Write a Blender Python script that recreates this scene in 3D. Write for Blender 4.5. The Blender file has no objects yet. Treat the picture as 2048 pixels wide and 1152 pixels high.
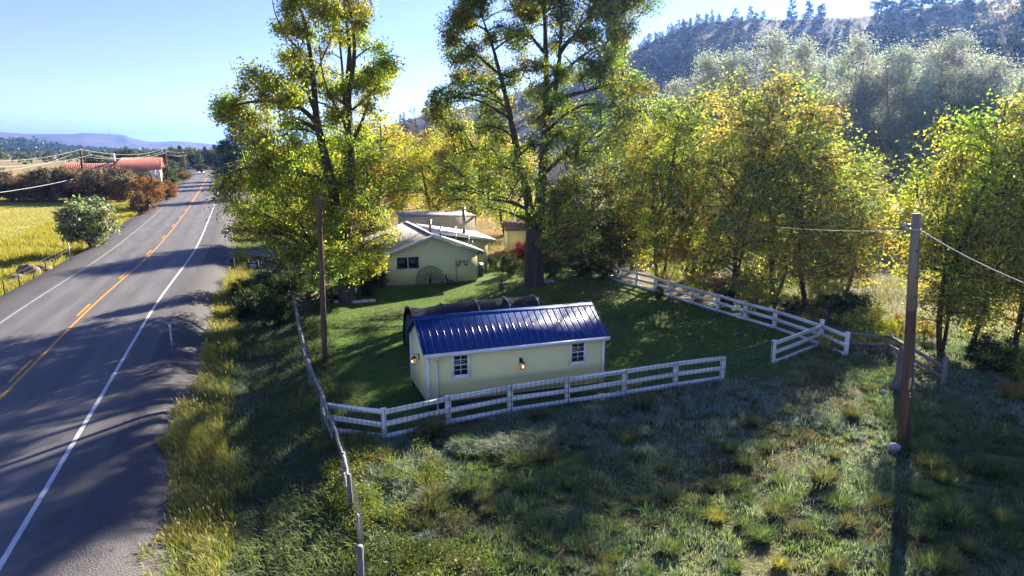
import bpy, math, random
import numpy as np

rng = np.random.default_rng(11)
C = bpy.context.scene.collection
PI = math.pi

# ------------------------------------------------------------------ scene, camera, light
sc = bpy.context.scene
F, CAM_H, HORIZON = 1366.0, 9.9, 298.0
PITCH = math.atan((576 - HORIZON) / F)
SUN_AZ, SUN_EL = math.radians(29.0), math.radians(23.0)

cam_d = bpy.data.cameras.new("camera")
cam_d.sensor_width = 36.0
cam_d.lens = F / 2048 * 36
cam_d.clip_start, cam_d.clip_end = 0.1, 30000
cam = bpy.data.objects.new("camera", cam_d)
C.objects.link(cam)
cam.location = (0, 0, CAM_H)
cam.rotation_euler = (PI / 2 - PITCH, 0, 0)
sc.camera = cam

def G(px, py, z=0.0):
    """where the sight line through a pixel of the photograph meets height z"""
    u, v = (px - 1024) / F, (576 - py) / F
    cp, sp = math.cos(PITCH), math.sin(PITCH)
    d = (u, cp + v * sp, -sp + v * cp)
    t = (z - CAM_H) / d[2]
    return d[0] * t, d[1] * t

def ZY(px, py, Y):
    """x and z of a pixel at depth Y"""
    u, v = (px - 1024) / F, (576 - py) / F
    cp, sp = math.cos(PITCH), math.sin(PITCH)
    d = (u, cp + v * sp, -sp + v * cp)
    t = Y / d[1]
    return d[0] * t, CAM_H + d[2] * t

world = bpy.data.worlds.new("World")
sc.world = world
world.use_nodes = True
wn = world.node_tree.nodes
sky = wn.new("ShaderNodeTexSky")
sky.sky_type = 'NISHITA'
sky.sun_disc = False
sky.sun_elevation = SUN_EL
sky.sun_rotation = SUN_AZ
sky.altitude = 1400
sky.air_density = 1.0
sky.dust_density = 0.0
sky.ozone_density = 2.0
sky_g = wn.new("ShaderNodeGamma")
sky_g.inputs[1].default_value = 0.64
sky_h = wn.new("ShaderNodeHueSaturation")
sky_h.inputs["Hue"].default_value = 0.538
sky_h.inputs["Saturation"].default_value = 1.48
world.node_tree.links.new(sky.outputs[0], sky_g.inputs[0])
world.node_tree.links.new(sky_g.outputs[0], sky_h.inputs["Color"])
world.node_tree.links.new(sky_h.outputs[0], wn["Background"].inputs[0])
wn["Background"].inputs[1].default_value = 0.060

sd = bpy.data.lights.new("sun", 'SUN')
sd.energy, sd.angle, sd.color = 4.2, math.radians(0.5), (1.0, 0.90, 0.74)
sun = bpy.data.objects.new("sun", sd)
C.objects.link(sun)
sun.location = (60, 100, 80)
sun.rotation_euler = (PI / 2 - SUN_EL, 0, PI - SUN_AZ)

sc.view_settings.view_transform = 'Standard'
sc.view_settings.look = 'None'
sc.view_settings.exposure = 2.7
sc.view_settings.gamma = 1
sc.view_settings.use_curve_mapping = False
cy = sc.cycles
cy.max_bounces, cy.diffuse_bounces, cy.glossy_bounces = 6, 3, 2
cy.transmission_bounces, cy.transparent_max_bounces, cy.volume_bounces = 4, 6, 0
cy.caustics_reflective = cy.caustics_refractive = False
cy.use_denoising = True
cy.sample_clamp_indirect = 6.0

# ------------------------------------------------------------------ materials
def srgb(r, g, b):
    return tuple(((c / 255) / 12.92 if c / 255 <= .04045 else ((c / 255 + .055) / 1.055) ** 2.4) for c in (r, g, b)) + (1,)

def mat(name, c1, c2=None, scale=8.0, rough=0.7, bump=0.0, bscale=None, metal=0.0, detail=4, spec=0.3, stretch=None, emit=None):
    m = bpy.data.materials.new(name)
    m.use_nodes = True
    nt = m.node_tree
    b = nt.nodes["Principled BSDF"]
    b.inputs["Roughness"].default_value = rough
    b.inputs["Metallic"].default_value = metal
    b.inputs["Specular IOR Level"].default_value = spec
    c1 = tuple(c1) + (1,) if len(c1) == 3 else c1
    b.inputs["Base Color"].default_value = c1
    if emit:
        b.inputs["Emission Color"].default_value = tuple(emit[:3]) + (1,)
        b.inputs["Emission Strength"].default_value = emit[3]
    if c2 is not None or bump:
        tc = nt.nodes.new("ShaderNodeTexCoord")
        mp = nt.nodes.new("ShaderNodeMapping")
        nt.links.new(tc.outputs["Object"], mp.inputs[0])
        if stretch:
            mp.inputs["Scale"].default_value = stretch
    if c2 is not None:
        c2 = tuple(c2) + (1,) if len(c2) == 3 else c2
        n = nt.nodes.new("ShaderNodeTexNoise")
        n.inputs["Scale"].default_value = scale
        n.inputs["Detail"].default_value = detail
        n.inputs["Roughness"].default_value = 0.65
        r = nt.nodes.new("ShaderNodeValToRGB")
        r.color_ramp.elements[0].position, r.color_ramp.elements[1].position = 0.32, 0.68
        r.color_ramp.elements[0].color, r.color_ramp.elements[1].color = c1, c2
        nt.links.new(mp.outputs[0], n.inputs["Vector"])
        nt.links.new(n.outputs[0], r.inputs[0])
        nt.links.new(r.outputs[0], b.inputs["Base Color"])
    if bump:
        n2 = nt.nodes.new("ShaderNodeTexNoise")
        n2.inputs["Scale"].default_value = bscale or scale * 4
        n2.inputs["Detail"].default_value = 5
        bp = nt.nodes.new("ShaderNodeBump")
        bp.inputs["Strength"].default_value = bump
        bp.inputs["Distance"].default_value = 0.05
        nt.links.new(mp.outputs[0], n2.inputs["Vector"])
        nt.links.new(n2.outputs[0], bp.inputs["Height"])
        nt.links.new(bp.outputs[0], b.inputs["Normal"])
    return m

def leaf_mat(name, trans=0.5, tint=(1, 1, 1), gloss=0.04, grough=0.45):
    """leaf or blade: colour from the Col attribute, light passes through"""
    m = bpy.data.materials.new(name)
    m.use_nodes = True
    nt = m.node_tree
    nt.nodes.remove(nt.nodes["Principled BSDF"])
    out = nt.nodes["Material Output"]
    at = nt.nodes.new("ShaderNodeAttribute")
    at.attribute_name = "Col"
    df = nt.nodes.new("ShaderNodeBsdfDiffuse")
    tr = nt.nodes.new("ShaderNodeBsdfTranslucent")
    gl = nt.nodes.new("ShaderNodeBsdfGlossy")
    gl.inputs["Roughness"].default_value = grough
    gl.inputs["Color"].default_value = (0.9, 0.9, 0.9, 1)
    mul = nt.nodes.new("ShaderNodeMix")
    mul.data_type, mul.blend_type = 'RGBA', 'MULTIPLY'
    mul.inputs[0].default_value = 1
    mul.inputs[7].default_value = tuple(tint) + (1,)
    nt.links.new(at.outputs[0], df.inputs[0])
    nt.links.new(at.outputs[0], mul.inputs[6])
    nt.links.new(mul.outputs[2], tr.inputs[0])
    mx = nt.nodes.new("ShaderNodeMixShader")
    mx.inputs[0].default_value = trans
    nt.links.new(df.outputs[0], mx.inputs[1])
    nt.links.new(tr.outputs[0], mx.inputs[2])
    m2 = nt.nodes.new("ShaderNodeMixShader")
    m2.inputs[0].default_value = gloss
    nt.links.new(mx.outputs[0], m2.inputs[1])
    nt.links.new(gl.outputs[0], m2.inputs[2])
    nt.links.new(m2.outputs[0], out.inputs[0])
    return m

# ------------------------------------------------------------------ mesh helpers
def raw_mesh(name, V, faces, col=None, smooth=False, uv=None):
    """faces: list of int arrays (n,3) or (n,4)"""
    V = np.asarray(V, np.float32)
    me = bpy.data.meshes.new(name)
    faces = [np.asarray(f, np.int32) for f in faces if len(f)]
    nl = sum(f.size for f in faces)
    npol = sum(len(f) for f in faces)
    me.vertices.add(len(V))
    me.vertices.foreach_set("co", V.ravel())
    me.loops.add(nl)
    me.loops.foreach_set("vertex_index", np.concatenate([f.ravel() for f in faces]))
    me.polygons.add(npol)
    sizes = np.concatenate([np.full(len(f), f.shape[1], np.int32) for f in faces])
    starts = np.zeros(npol, np.int32)
    starts[1:] = np.cumsum(sizes)[:-1]
    me.polygons.foreach_set("loop_start", starts)
    if smooth:
        me.polygons.foreach_set("use_smooth", np.ones(npol, bool))
    me.update(calc_edges=True)
    if col is not None:
        a = me.color_attributes.new("Col", 'FLOAT_COLOR', 'POINT')
        c4 = np.ones((len(V), 4), np.float32)
        c4[:, :3] = col
        a.data.foreach_set("color", c4.ravel())
    if uv is not None:
        l = me.uv_layers.new(name="UVMap")
        idx = np.concatenate([f.ravel() for f in faces])
        l.data.foreach_set("uv", np.asarray(uv, np.float32)[idx].ravel())
    return me

def link(name, me, m, parent=None, loc=None):
    o = bpy.data.objects.new(name, me)
    C.objects.link(o)
    if m and not me.materials:
        me.materials.append(m)
    if parent:
        o.parent = parent
    if loc is not None:
        o.location = loc
    return o

def tag(o, label=None, cat=None, group=None, kind=None):
    if label: o["label"] = label
    if cat: o["category"] = cat
    if group: o["group"] = group
    if kind: o["kind"] = kind
    return o

def thing(name, label, cat, loc=(0, 0, 0), group=None, rotz=0.0):
    o = bpy.data.objects.new(name, None)
    o.empty_display_size = 0.2
    C.objects.link(o)
    o.location = loc
    o.rotation_euler = (0, 0, rotz)
    return tag(o, label, cat, group)

def origin_of(p):
    while p is not None and p.parent is not None:
        p = p.parent
    return np.array(p.location) if p is not None else np.zeros(3)

class MB:
    """collects shapes (world coordinates) into one mesh"""
    def __init__(s):
        s.v, s.q, s.t, s.n = [], [], [], 0
    def add(s, V, quads=(), tris=()):
        V = np.asarray(V, float)
        s.v.append(V)
        if len(quads): s.q.append(np.asarray(quads, int) + s.n)
        if len(tris): s.t.append(np.asarray(tris, int) + s.n)
        s.n += len(V)
        return s
    def frame_box(s, c, ax, ay, az, hx, hy, hz):
        c, ax, ay, az = map(lambda a: np.asarray(a, float), (c, ax, ay, az))
        V = [c + sx * hx * ax + sy * hy * ay + sz * hz * az for sz in (-1, 1) for sy in (-1, 1) for sx in (-1, 1)]
        return s.add(V, [(0, 2, 3, 1), (4, 5, 7, 6), (0, 1, 5, 4), (2, 6, 7, 3), (0, 4, 6, 2), (1, 3, 7, 5)])
    def box(s, c, size, ang=0.0):
        ca, sa = math.cos(ang), math.sin(ang)
        return s.frame_box(c, (ca, sa, 0), (-sa, ca, 0), (0, 0, 1), size[0] / 2, size[1] / 2, size[2] / 2)
    def bar(s, p, q, w, h, up=(0, 0, 1)):
        p, q, up = np.asarray(p, float), np.asarray(q, float), np.asarray(up, float)
        d = q - p
        L = np.linalg.norm(d)
        d = d / L
        a = np.cross(up, d)
        a /= np.linalg.norm(a)
        b = np.cross(d, a)
        return s.frame_box((p + q) / 2, d, a, b, L / 2, w / 2, h / 2)
    def tube(s, pts, rad, n=6, cap=True):
        pts = np.asarray(pts, float)
        k = len(pts)
        rad = np.broadcast_to(np.asarray(rad, float), (k,)) if np.ndim(rad) == 0 else np.asarray(rad, float)
        T = np.gradient(pts, axis=0)
        T /= np.linalg.norm(T, axis=1)[:, None] + 1e-12
        ref = np.array([0.13, 0.97, 0.2]) if abs(T[0][2]) > .7 else np.array([0, 0, 1.0])
        A = np.cross(T, ref)
        A /= np.linalg.norm(A, axis=1)[:, None] + 1e-12
        B = np.cross(T, A)
        th = np.arange(n) * 2 * PI / n
        V = pts[:, None, :] + rad[:, None, None] * (np.cos(th)[None, :, None] * A[:, None, :] + np.sin(th)[None, :, None] * B[:, None, :])
        V = V.reshape(-1, 3)
        i = np.arange(k - 1)[:, None] * n
        j = np.arange(n)[None, :]
        j2 = (j + 1) % n
        Q = np.stack([i + j, i + j2, i + n + j2, i + n + j], -1).reshape(-1, 4)
        base = s.n
        s.add(V, Q)
        if cap:
            cv = np.array([pts[0], pts[-1]])
            jj = np.arange(n)
            s.v.append(cv)
            s.t.append(np.stack([np.full(n, s.n), base + (jj + 1) % n, base + jj], -1))
            s.t.append(np.stack([np.full(n, s.n + 1), base + (k - 1) * n + jj, base + (k - 1) * n + (jj + 1) % n], -1))
            s.n += 2
        return s
    def prism(s, poly, ex):
        """closed polygon (list of 3-d points) pushed along vector ex"""
        P0 = np.asarray(poly, float)
        n = len(P0)
        c0 = P0.mean(0)
        ex = np.asarray(ex, float)
        V = np.vstack([P0, P0 + ex, c0, c0 + ex])
        j = np.arange(n)
        j2 = (j + 1) % n
        s.add(V, np.stack([j, j2, n + j2, n + j], -1), np.vstack([np.stack([np.full(n, 2 * n), j2, j], -1), np.stack([np.full(n, 2 * n + 1), n + j, n + j2], -1)]))
        return s
    def ball(s, c, r, n=8, m=6):
        c = np.asarray(c, float)
        r = np.broadcast_to(np.asarray(r, float), (3,))
        V = []
        for i in range(m + 1):
            ph = PI * i / m
            for j in range(n):
                th = 2 * PI * j / n
                V.append(c + r * np.array([math.sin(ph) * math.cos(th), math.sin(ph) * math.sin(th), math.cos(ph)]))
        Q = [(i * n + j, i * n + (j + 1) % n, (i + 1) * n + (j + 1) % n, (i + 1) * n + j) for i in range(m) for j in range(n)]
        return s.add(V, Q)
    def mesh(s, name, smooth=False, off=(0, 0, 0)):
        V = np.vstack(s.v) - np.asarray(off)
        return raw_mesh(name, V, ([np.vstack(s.q)] if s.q else []) + ([np.vstack(s.t)] if s.t else []), smooth=smooth)
    def build(s, name, m, parent=None, smooth=False):
        off = origin_of(parent)
        return link(name, s.mesh(name, smooth, off), m, parent)

def vnoise(x, y, scale, seed=0):
    """smooth value noise 0..1"""
    x, y = np.asarray(x) / scale, np.asarray(y) / scale
    xi, yi = np.floor(x).astype(np.int64), np.floor(y).astype(np.int64)
    fx, fy = x - xi, y - yi
    fx, fy = fx * fx * (3 - 2 * fx), fy * fy * (3 - 2 * fy)
    def hsh(a, b):
        h = (a * 374761393 + b * 668265263 + seed * 974711) & 0x7fffffff
        h = ((h ^ (h >> 13)) * 1274126177) & 0x7fffffff
        return ((h ^ (h >> 16)) & 0xffff) / 65535.0
    return (hsh(xi, yi) * (1 - fx) + hsh(xi + 1, yi) * fx) * (1 - fy) + (hsh(xi, yi + 1) * (1 - fx) + hsh(xi + 1, yi + 1) * fx) * fy

def fbm(x, y, scale, seed=0, o=3):
    s, a, t = 0, 1.0, 0
    for k in range(o):
        s = s + a * vnoise(x, y, scale / 2 ** k, seed + k * 17)
        t += a
        a *= .5
    return s / t
# ------------------------------------------------------------------ road line and terrain
ROAD_Z = 0.5
cl = [G(px, py, ROAD_Z) for px, py in [(0, 790), (110, 680), (180, 612), (245, 555), (300, 507), (345, 456), (380, 410), (403, 375), (414, 355), (420, 345)]]
d0 = np.array(cl[0]) - np.array(cl[2])
d0 /= np.linalg.norm(d0)
cl = [tuple(np.array(cl[0]) + d0 * k) for k in (45, 22)] + cl + [(-190, 420), (-150, 560)]
def catmull(P, n=8):
    P = np.asarray(P, float)
    Q = np.vstack([2 * P[0] - P[1], P, 2 * P[-1] - P[-2]])
    out = []
    for i in range(1, len(Q) - 2):
        for t in np.linspace(0, 1, n, endpoint=False):
            a, b, c, d = Q[i - 1], Q[i], Q[i + 1], Q[i + 2]
            out.append(.5 * (2 * b + (c - a) * t + (2 * a - 5 * b + 4 * c - d) * t * t + (3 * b - a - 3 * c + d) * t ** 3))
    out.append(P[-1])
    return np.array(out)
CL = catmull(cl, 8)
for _ in range(12):
    CL[1:-1] = .25 * CL[:-2] + .5 * CL[1:-1] + .25 * CL[2:]
_T = np.gradient(CL, axis=0)
_T /= np.linalg.norm(_T, axis=1)[:, None]
CLN = np.stack([_T[:, 1], -_T[:, 0]], -1)          # to the right of travel
CLS = np.concatenate([[0], np.cumsum(np.linalg.norm(np.diff(CL, axis=0), axis=1))])

def road_d(x, y):
    """signed distance to the road's centre line, right side positive"""
    x, y = np.asarray(x, float).ravel(), np.asarray(y, float).ravel()
    out = np.full(len(x), 1e9)
    sg = np.ones(len(x))
    for i in range(len(CL) - 1):
        a, e = CL[i], CL[i + 1] - CL[i]
        L2 = e @ e
        t = np.clip(((x - a[0]) * e[0] + (y - a[1]) * e[1]) / L2, 0, 1)
        dx, dy = x - a[0] - t * e[0], y - a[1] - t * e[1]
        d2 = dx * dx + dy * dy
        m = d2 < out
        out[m] = d2[m]
        sg[m] = np.sign(e[1] * dx[m] - e[0] * dy[m])
    return np.sqrt(out) * np.where(sg == 0, 1, sg)

DRIVE = [G(455, 508, .45), G(500, 507, .4), G(560, 508, .25), G(640, 512, .1), G(740, 500, 0)]
def seg_dist(x, y, P):
    out = np.full(len(x), 1e9)
    for (ax, ay), (bx, by) in zip(P[:-1], P[1:]):
        ex, ey = bx - ax, by - ay
        t = np.clip(((x - ax) * ex + (y - ay) * ey) / (ex * ex + ey * ey), 0, 1)
        out = np.minimum(out, np.hypot(x - ax - t * ex, y - ay - t * ey))
    return out
def hgt(x, y):
    sh = np.shape(x)
    x, y = np.asarray(x, float).ravel(), np.asarray(y, float).ravel()
    d = road_d(x, y)
    z = np.interp(d, [-60, -16, -9.5, -7.6, -6.2, -5.2, 5.4, 6.0, 7.6, 9.2, 10.6, 12.2, 13.2], [-.35, -.3, -.3, -.2, .3, .5, .5, .42, -.3, -.45, -.35, -.05, 0])
    dr = seg_dist(x, y, DRIVE)
    k = np.clip(1 - (dr - 2.6) / 2.6, 0, 1)
    k = k * k * (3 - 2 * k)
    z = np.where((d > 4.5) & (d < 22), z * (1 - k) + k * np.maximum(z, np.interp(d, [5, 10, 22], [.48, .4, .05])), z)
    rough = np.clip((d - 13) / 2, 0, 1) * np.clip((34 - y) / 4, 0, 1) * np.clip((y + 4) / 6, 0, 1)
    z = z + rough * (fbm(x, y, 3.2, 3) - .5) * .22
    z = z + np.clip((y - 300) / 4000, 0, 1) * 0
    return z.reshape(sh)
def h1(x, y):
    return float(hgt(np.array([x]), np.array([y]))[0])

def inside(x, y, poly):
    x, y = np.asarray(x), np.asarray(y)
    r = np.zeros(x.shape, bool)
    n = len(poly)
    for i in range(n):
        (x1, y1), (x2, y2) = poly[i], poly[(i + 1) % n]
        c = ((y1 > y) != (y2 > y)) & (x < (x2 - x1) * (y - y1) / (y2 - y1 + 1e-12) + x1)
        r ^= c
    return r

FRONT = [G(*a) for a in [(663, 857), (769, 878), (897, 849), (1020, 824), (1134, 805), (1248, 790), (1350, 773), (1444, 757)]]
GATE_B = G(1545, 727)
CORNER = G(1640, 689)
RIGHT = [G(*a) for a in [(1245, 566), (1274, 573), (1310, 583), (1342, 594), (1384, 607), (1435, 622), (1489, 639), (1548, 656)]] + [CORNER, G(1691, 710)]
LEFT_TOP = [(588, 596), (603, 668), (617, 722), (643, 786), (663, 838), (686, 906), (697, 950), (715, 1028), (720, 1094)]
LEFT = [G(px, py, 1.0) for px, py in LEFT_TOP]
LAWN = FRONT + [GATE_B, CORNER] + RIGHT[7::-1] + [(6, 62), (-4, 64), (-16, 60), G(600, 600)] + LEFT[1:4]

def ground():
    xs = np.concatenate([-np.geomspace(45, 9000, 60)[::-1], np.arange(-44, 40, .34), np.geomspace(40, 9000, 60)])
    ys = np.concatenate([np.linspace(-60, 5, 16), np.arange(6, 84, .34), np.geomspace(85, 14000, 90)])
    X, Y = np.meshgrid(xs, ys)
    Z = hgt(X, Y)
    d = road_d(X, Y).reshape(X.shape)
    Z = np.where((d > -6.2) & (d < 5.9) & (Y < 600), Z - .07, Z)
    n1, n2, n3 = fbm(X, Y, 1.6, 5), fbm(X, Y, 7, 8), fbm(X, Y, .6, 21)
    def mixc(a, b, t):
        return np.asarray(a) * (1 - t[..., None]) + np.asarray(b) * t[..., None]
    col = mixc((.06, .07, .03), (.12, .12, .055), n1)                                   # rough field
    lawn = inside(X, Y, LAWN)
    lc = mixc((.05, .095, .025), (.10, .16, .035), n1)
    lc = mixc(lc, np.broadcast_to(np.array((.085, .07, .035)), lc.shape), np.clip((n2 - .62) * 5, 0, 1) * np.clip((Y - 30) / 14, 0, 1))
    col = np.where(lawn[..., None], lc, col)
    back = (d > 13) & (Y > 44) & ~lawn
    bc = mixc((.11, .085, .042), (.17, .13, .06), n1)
    bc = mixc(bc, np.broadcast_to(np.array((.24, .13, .06)), bc.shape), np.clip((n2 - .48) * 6, 0, 1))
    col = np.where(back[..., None], bc, col)
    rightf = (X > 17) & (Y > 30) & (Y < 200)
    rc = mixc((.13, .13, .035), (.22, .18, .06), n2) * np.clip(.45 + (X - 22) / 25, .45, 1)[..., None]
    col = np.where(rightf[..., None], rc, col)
    ditch = (d > 5) & (d < 13)
    col = np.where(ditch[..., None], mixc((.035, .05, .02), (.07, .08, .03), n3), col)
    gravel = (d > 4) & (d < 7.1)
    col = np.where(gravel[..., None], mixc((.06, .056, .055), (.11, .10, .095), n3), col)
    left = d < -7.4
    pc = mixc((.22, .22, .04), (.38, .32, .085), n2 * .7 + n1 * .3)
    verge = mixc((.20, .20, .035), (.30, .25, .06), n1)
    pc = np.where((d > -17)[..., None], verge, pc)
    far = np.clip((np.hypot(X, Y) - 190) / 120, 0, 1)
    pc = mixc(pc, mixc((.26, .19, .10), (.20, .18, .08), fbm(X, Y, 140, 31)), far)
    col = np.where(left[..., None], pc, col)
    ny, nx = X.shape
    i = (np.arange(ny - 1)[:, None] * nx + np.arange(nx - 1)[None, :]).ravel()
    Q = np.stack([i, i + 1, i + nx + 1, i + nx], -1)
    me = raw_mesh("ground", np.stack([X, Y, Z], -1).reshape(-1, 3), [Q], col.reshape(-1, 3), smooth=True)
    m = bpy.data.materials.new("ground")
    m.use_nodes = True
    nt = m.node_tree
    b = nt.nodes["Principled BSDF"]
    b.inputs["Roughness"].default_value = .95
    b.inputs["Specular IOR Level"].default_value = .1
    at = nt.nodes.new("ShaderNodeAttribute")
    at.attribute_name = "Col"
    tc = nt.nodes.new("ShaderNodeTexCoord")
    n = nt.nodes.new("ShaderNodeTexNoise")
    n.inputs["Scale"].default_value, n.inputs["Detail"].default_value = 3.0, 9
    n.inputs["Roughness"].default_value = .75
    nt.links.new(tc.outputs["Object"], n.inputs["Vector"])
    r = nt.nodes.new("ShaderNodeValToRGB")
    r.color_ramp.elements[0].position, r.color_ramp.elements[1].position = .3, .7
    r.color_ramp.elements[0].color, r.color_ramp.elements[1].color = (.55, .55, .55, 1), (1.35, 1.3, 1.2, 1)
    nt.links.new(n.outputs[0], r.inputs[0])
    mx = nt.nodes.new("ShaderNodeMix")
    mx.data_type, mx.blend_type = 'RGBA', 'MULTIPLY'
    mx.inputs[0].default_value = 1
    nt.links.new(at.outputs[0], mx.inputs[6])
    nt.links.new(r.outputs[0], mx.inputs[7])
    nt.links.new(mx.outputs[2], b.inputs["Base Color"])
    n2_ = nt.nodes.new("ShaderNodeTexNoise")
    n2_.inputs["Scale"].default_value, n2_.inputs["Detail"].default_value = 9.0, 8
    nt.links.new(tc.outputs["Object"], n2_.inputs["Vector"])
    bp = nt.nodes.new("ShaderNodeBump")
    bp.inputs["Strength"].default_value, bp.inputs["Distance"].default_value = .6, .12
    nt.links.new(n2_.outputs[0], bp.inputs["Height"])
    nt.links.new(bp.outputs[0], b.inputs["Normal"])
    o = link("ground", me, m)
    tag(o, kind="structure")
ground()

def strip(name, offs, zfun, m, s0=0, s1=1e9, lift=0.0, sub=None):
    """sheet along the road between lateral offsets"""
    idx = [i for i in range(len(CL)) if s0 <= CLS[i] <= s1]
    s = np.linspace(max(s0, 0), min(s1, CLS[-1]), max(len(idx) * 3, sub or 2))
    cx, cyy = np.interp(s, CLS, CL[:, 0]), np.interp(s, CLS, CL[:, 1])
    nx, ny = np.interp(s, CLS, CLN[:, 0]), np.interp(s, CLS, CLN[:, 1])
    wid = lane_w(s)
    V, UV = [], []
    for o in offs:
        dd = o(wid)
        X, Y = cx + nx * dd, cyy + ny * dd
        V.append(np.stack([X, Y, zfun(X, Y, dd) + lift], -1))
        UV.append(np.stack([dd * np.ones_like(s), s], -1))
    k, n = len(offs), len(s)
    V = np.stack(V, 0).reshape(-1, 3)
    UV = np.stack(UV, 0).reshape(-1, 2)
    i = (np.arange(k - 1)[:, None] * n + np.arange(n - 1)[None, :]).ravel()
    Q = np.stack([i, i + n, i + n + 1, i + 1], -1)
    me = raw_mesh(name, V, [Q[:, ::-1]], uv=UV, smooth=True)
    return tag(link(name, me, m), kind="structure")
def lane_w(s):
    return np.interp(s, [0, 110, 190, 260], [3.72, 3.72, 4.1, 4.2])

def asphalt_mat():
    m = bpy.data.materials.new("asphalt")
    m.use_nodes = True
    nt = m.node_tree
    b = nt.nodes["Principled BSDF"]
    b.inputs["Roughness"].default_value = .72
    b.inputs["Specular IOR Level"].default_value = .28
    uv = nt.nodes.new("ShaderNodeUVMap")
    sep = nt.nodes.new("ShaderNodeSeparateXYZ")
    nt.links.new(uv.outputs[0], sep.inputs[0])
    # darker oil strip in mid lane, polished wheel paths: |d| -> ramp
    ab = nt.nodes.new("ShaderNodeMath"); ab.operation = 'ABSOLUTE'
    nt.links.new(sep.outputs[0], ab.inputs[0])
    dv = nt.nodes.new("ShaderNodeMath"); dv.operation = 'DIVIDE'; dv.inputs[1].default_value = 5.5
    nt.links.new(ab.outputs[0], dv.inputs[0])
    r = nt.nodes.new("ShaderNodeValToRGB")
    el = r.color_ramp.elements
    el[0].position, el[0].color = 0.0, (0.092, 0.086, 0.088, 1)
    el[1].position, el[1].color = 1.0, (0.080, 0.076, 0.076, 1)
    for p_, c in ((.10, (0.108, 0.102, 0.104, 1)), (.19, (0.124, 0.118, 0.120, 1)), (.33, (0.092, 0.087, 0.090, 1)), (.47, (0.124, 0.118, 0.120, 1)), (.60, (0.112, 0.106, 0.108, 1)), (.74, (0.084, 0.080, 0.080, 1))):
        e = el.new(p_)
        e.color = c
    nt.links.new(dv.outputs[0], r.inputs[0])
    mp = nt.nodes.new("ShaderNodeMapping")
    mp.inputs["Scale"].default_value = (1, .12, 1)
    nt.links.new(uv.outputs[0], mp.inputs[0])
    n = nt.nodes.new("ShaderNodeTexNoise")
    n.inputs["Scale"].default_value, n.inputs["Detail"].default_value = 1.4, 8
    nt.links.new(mp.outputs[0], n.inputs["Vector"])
    n2 = nt.nodes.new("ShaderNodeTexNoise")
    n2.inputs["Scale"].default_value, n2.inputs["Detail"].default_value = 26, 3
    nt.links.new(uv.outputs[0], n2.inputs["Vector"])
    add = nt.nodes.new("ShaderNodeMath"); add.operation = 'ADD'
    nt.links.new(n.outputs[0], add.inputs[0]); nt.links.new(n2.outputs[0], add.inputs[1])
    rr = nt.nodes.new("ShaderNodeMapRange")
    rr.inputs[1].default_value, rr.inputs[2].default_value, rr.inputs[3].default_value, rr.inputs[4].default_value = .6, 1.4, .50, 1.20
    nt.links.new(add.outputs[0], rr.inputs[0])
    mx = nt.nodes.new("ShaderNodeMix"); mx.data_type, mx.blend_type = 'RGBA', 'MULTIPLY'; mx.inputs[0].default_value = 1
    nt.links.new(r.outputs[0], mx.inputs[6]); nt.links.new(rr.outputs[0], mx.inputs[7])
    nt.links.new(mx.outputs[2], b.inputs["Base Color"])
    bp = nt.nodes.new("ShaderNodeBump"); bp.inputs["Strength"].default_value, bp.inputs["Distance"].default_value = .35, .02
    n3 = nt.nodes.new("ShaderNodeTexNoise"); n3.inputs["Scale"].default_value = 60
    nt.links.new(uv.outputs[0], n3.inputs["Vector"]); nt.links.new(n3.outputs[0], bp.inputs["Height"]); nt.links.new(bp.outputs[0], b.inputs["Normal"])
    return m
M_ASPH = asphalt_mat()
M_GRAVEL = mat("gravel", (.05, .048, .05), (.125, .118, .118), 30, .95, .9, 22, spec=.15)
M_DRIVE = mat("driveway", (.12, .105, .095), (.19, .165, .15), 6, .95, .5, 18, spec=.15)
M_WLINE = mat("white_paint", (.62, .62, .60), (.40, .40, .39), 5, .6, detail=8)
M_YLINE = mat("yellow_paint", (.60, .27, .02), (.42, .20, .025), 5, .6, detail=8)

flat = lambda X, Y, dd: np.full_like(X, ROAD_Z)
strip("road", [lambda w: -w - 1.0, lambda w: -w, lambda w: 0 * w, lambda w: w, lambda w: w + 1.35], flat, M_ASPH, lift=.004)
def gz(X, Y, dd):
    return np.maximum(hgt(X, Y), -9)
strip("gravel_shoulder", [lambda w, k=k: 0 * w + k for k in (4.95, 5.3, 5.7, 6.1, 6.5, 6.9, 7.2)], gz, M_GRAVEL, s1=420, lift=.012, sub=260)
strip("gravel_shoulder", [lambda w, k=k: 0 * w - k for k in (7.3, 6.8, 6.3, 5.8, 5.3, 4.65)], gz, M_GRAVEL, s1=420, lift=.012, sub=260)
strip("edge_line", [lambda w: w - .07, lambda w: w + .07], flat, M_WLINE, lift=.009)
strip("edge_line", [lambda w: -w - .055, lambda w: -w + .055], flat, mat("worn_white_paint", (.34, .34, .34), (.16, .16, .16), 5, .7, detail=8), lift=.009)
strip("centre_line", [lambda w: .07 + 0 * w, lambda w: .20 + 0 * w], flat, M_YLINE, lift=.009)
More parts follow.
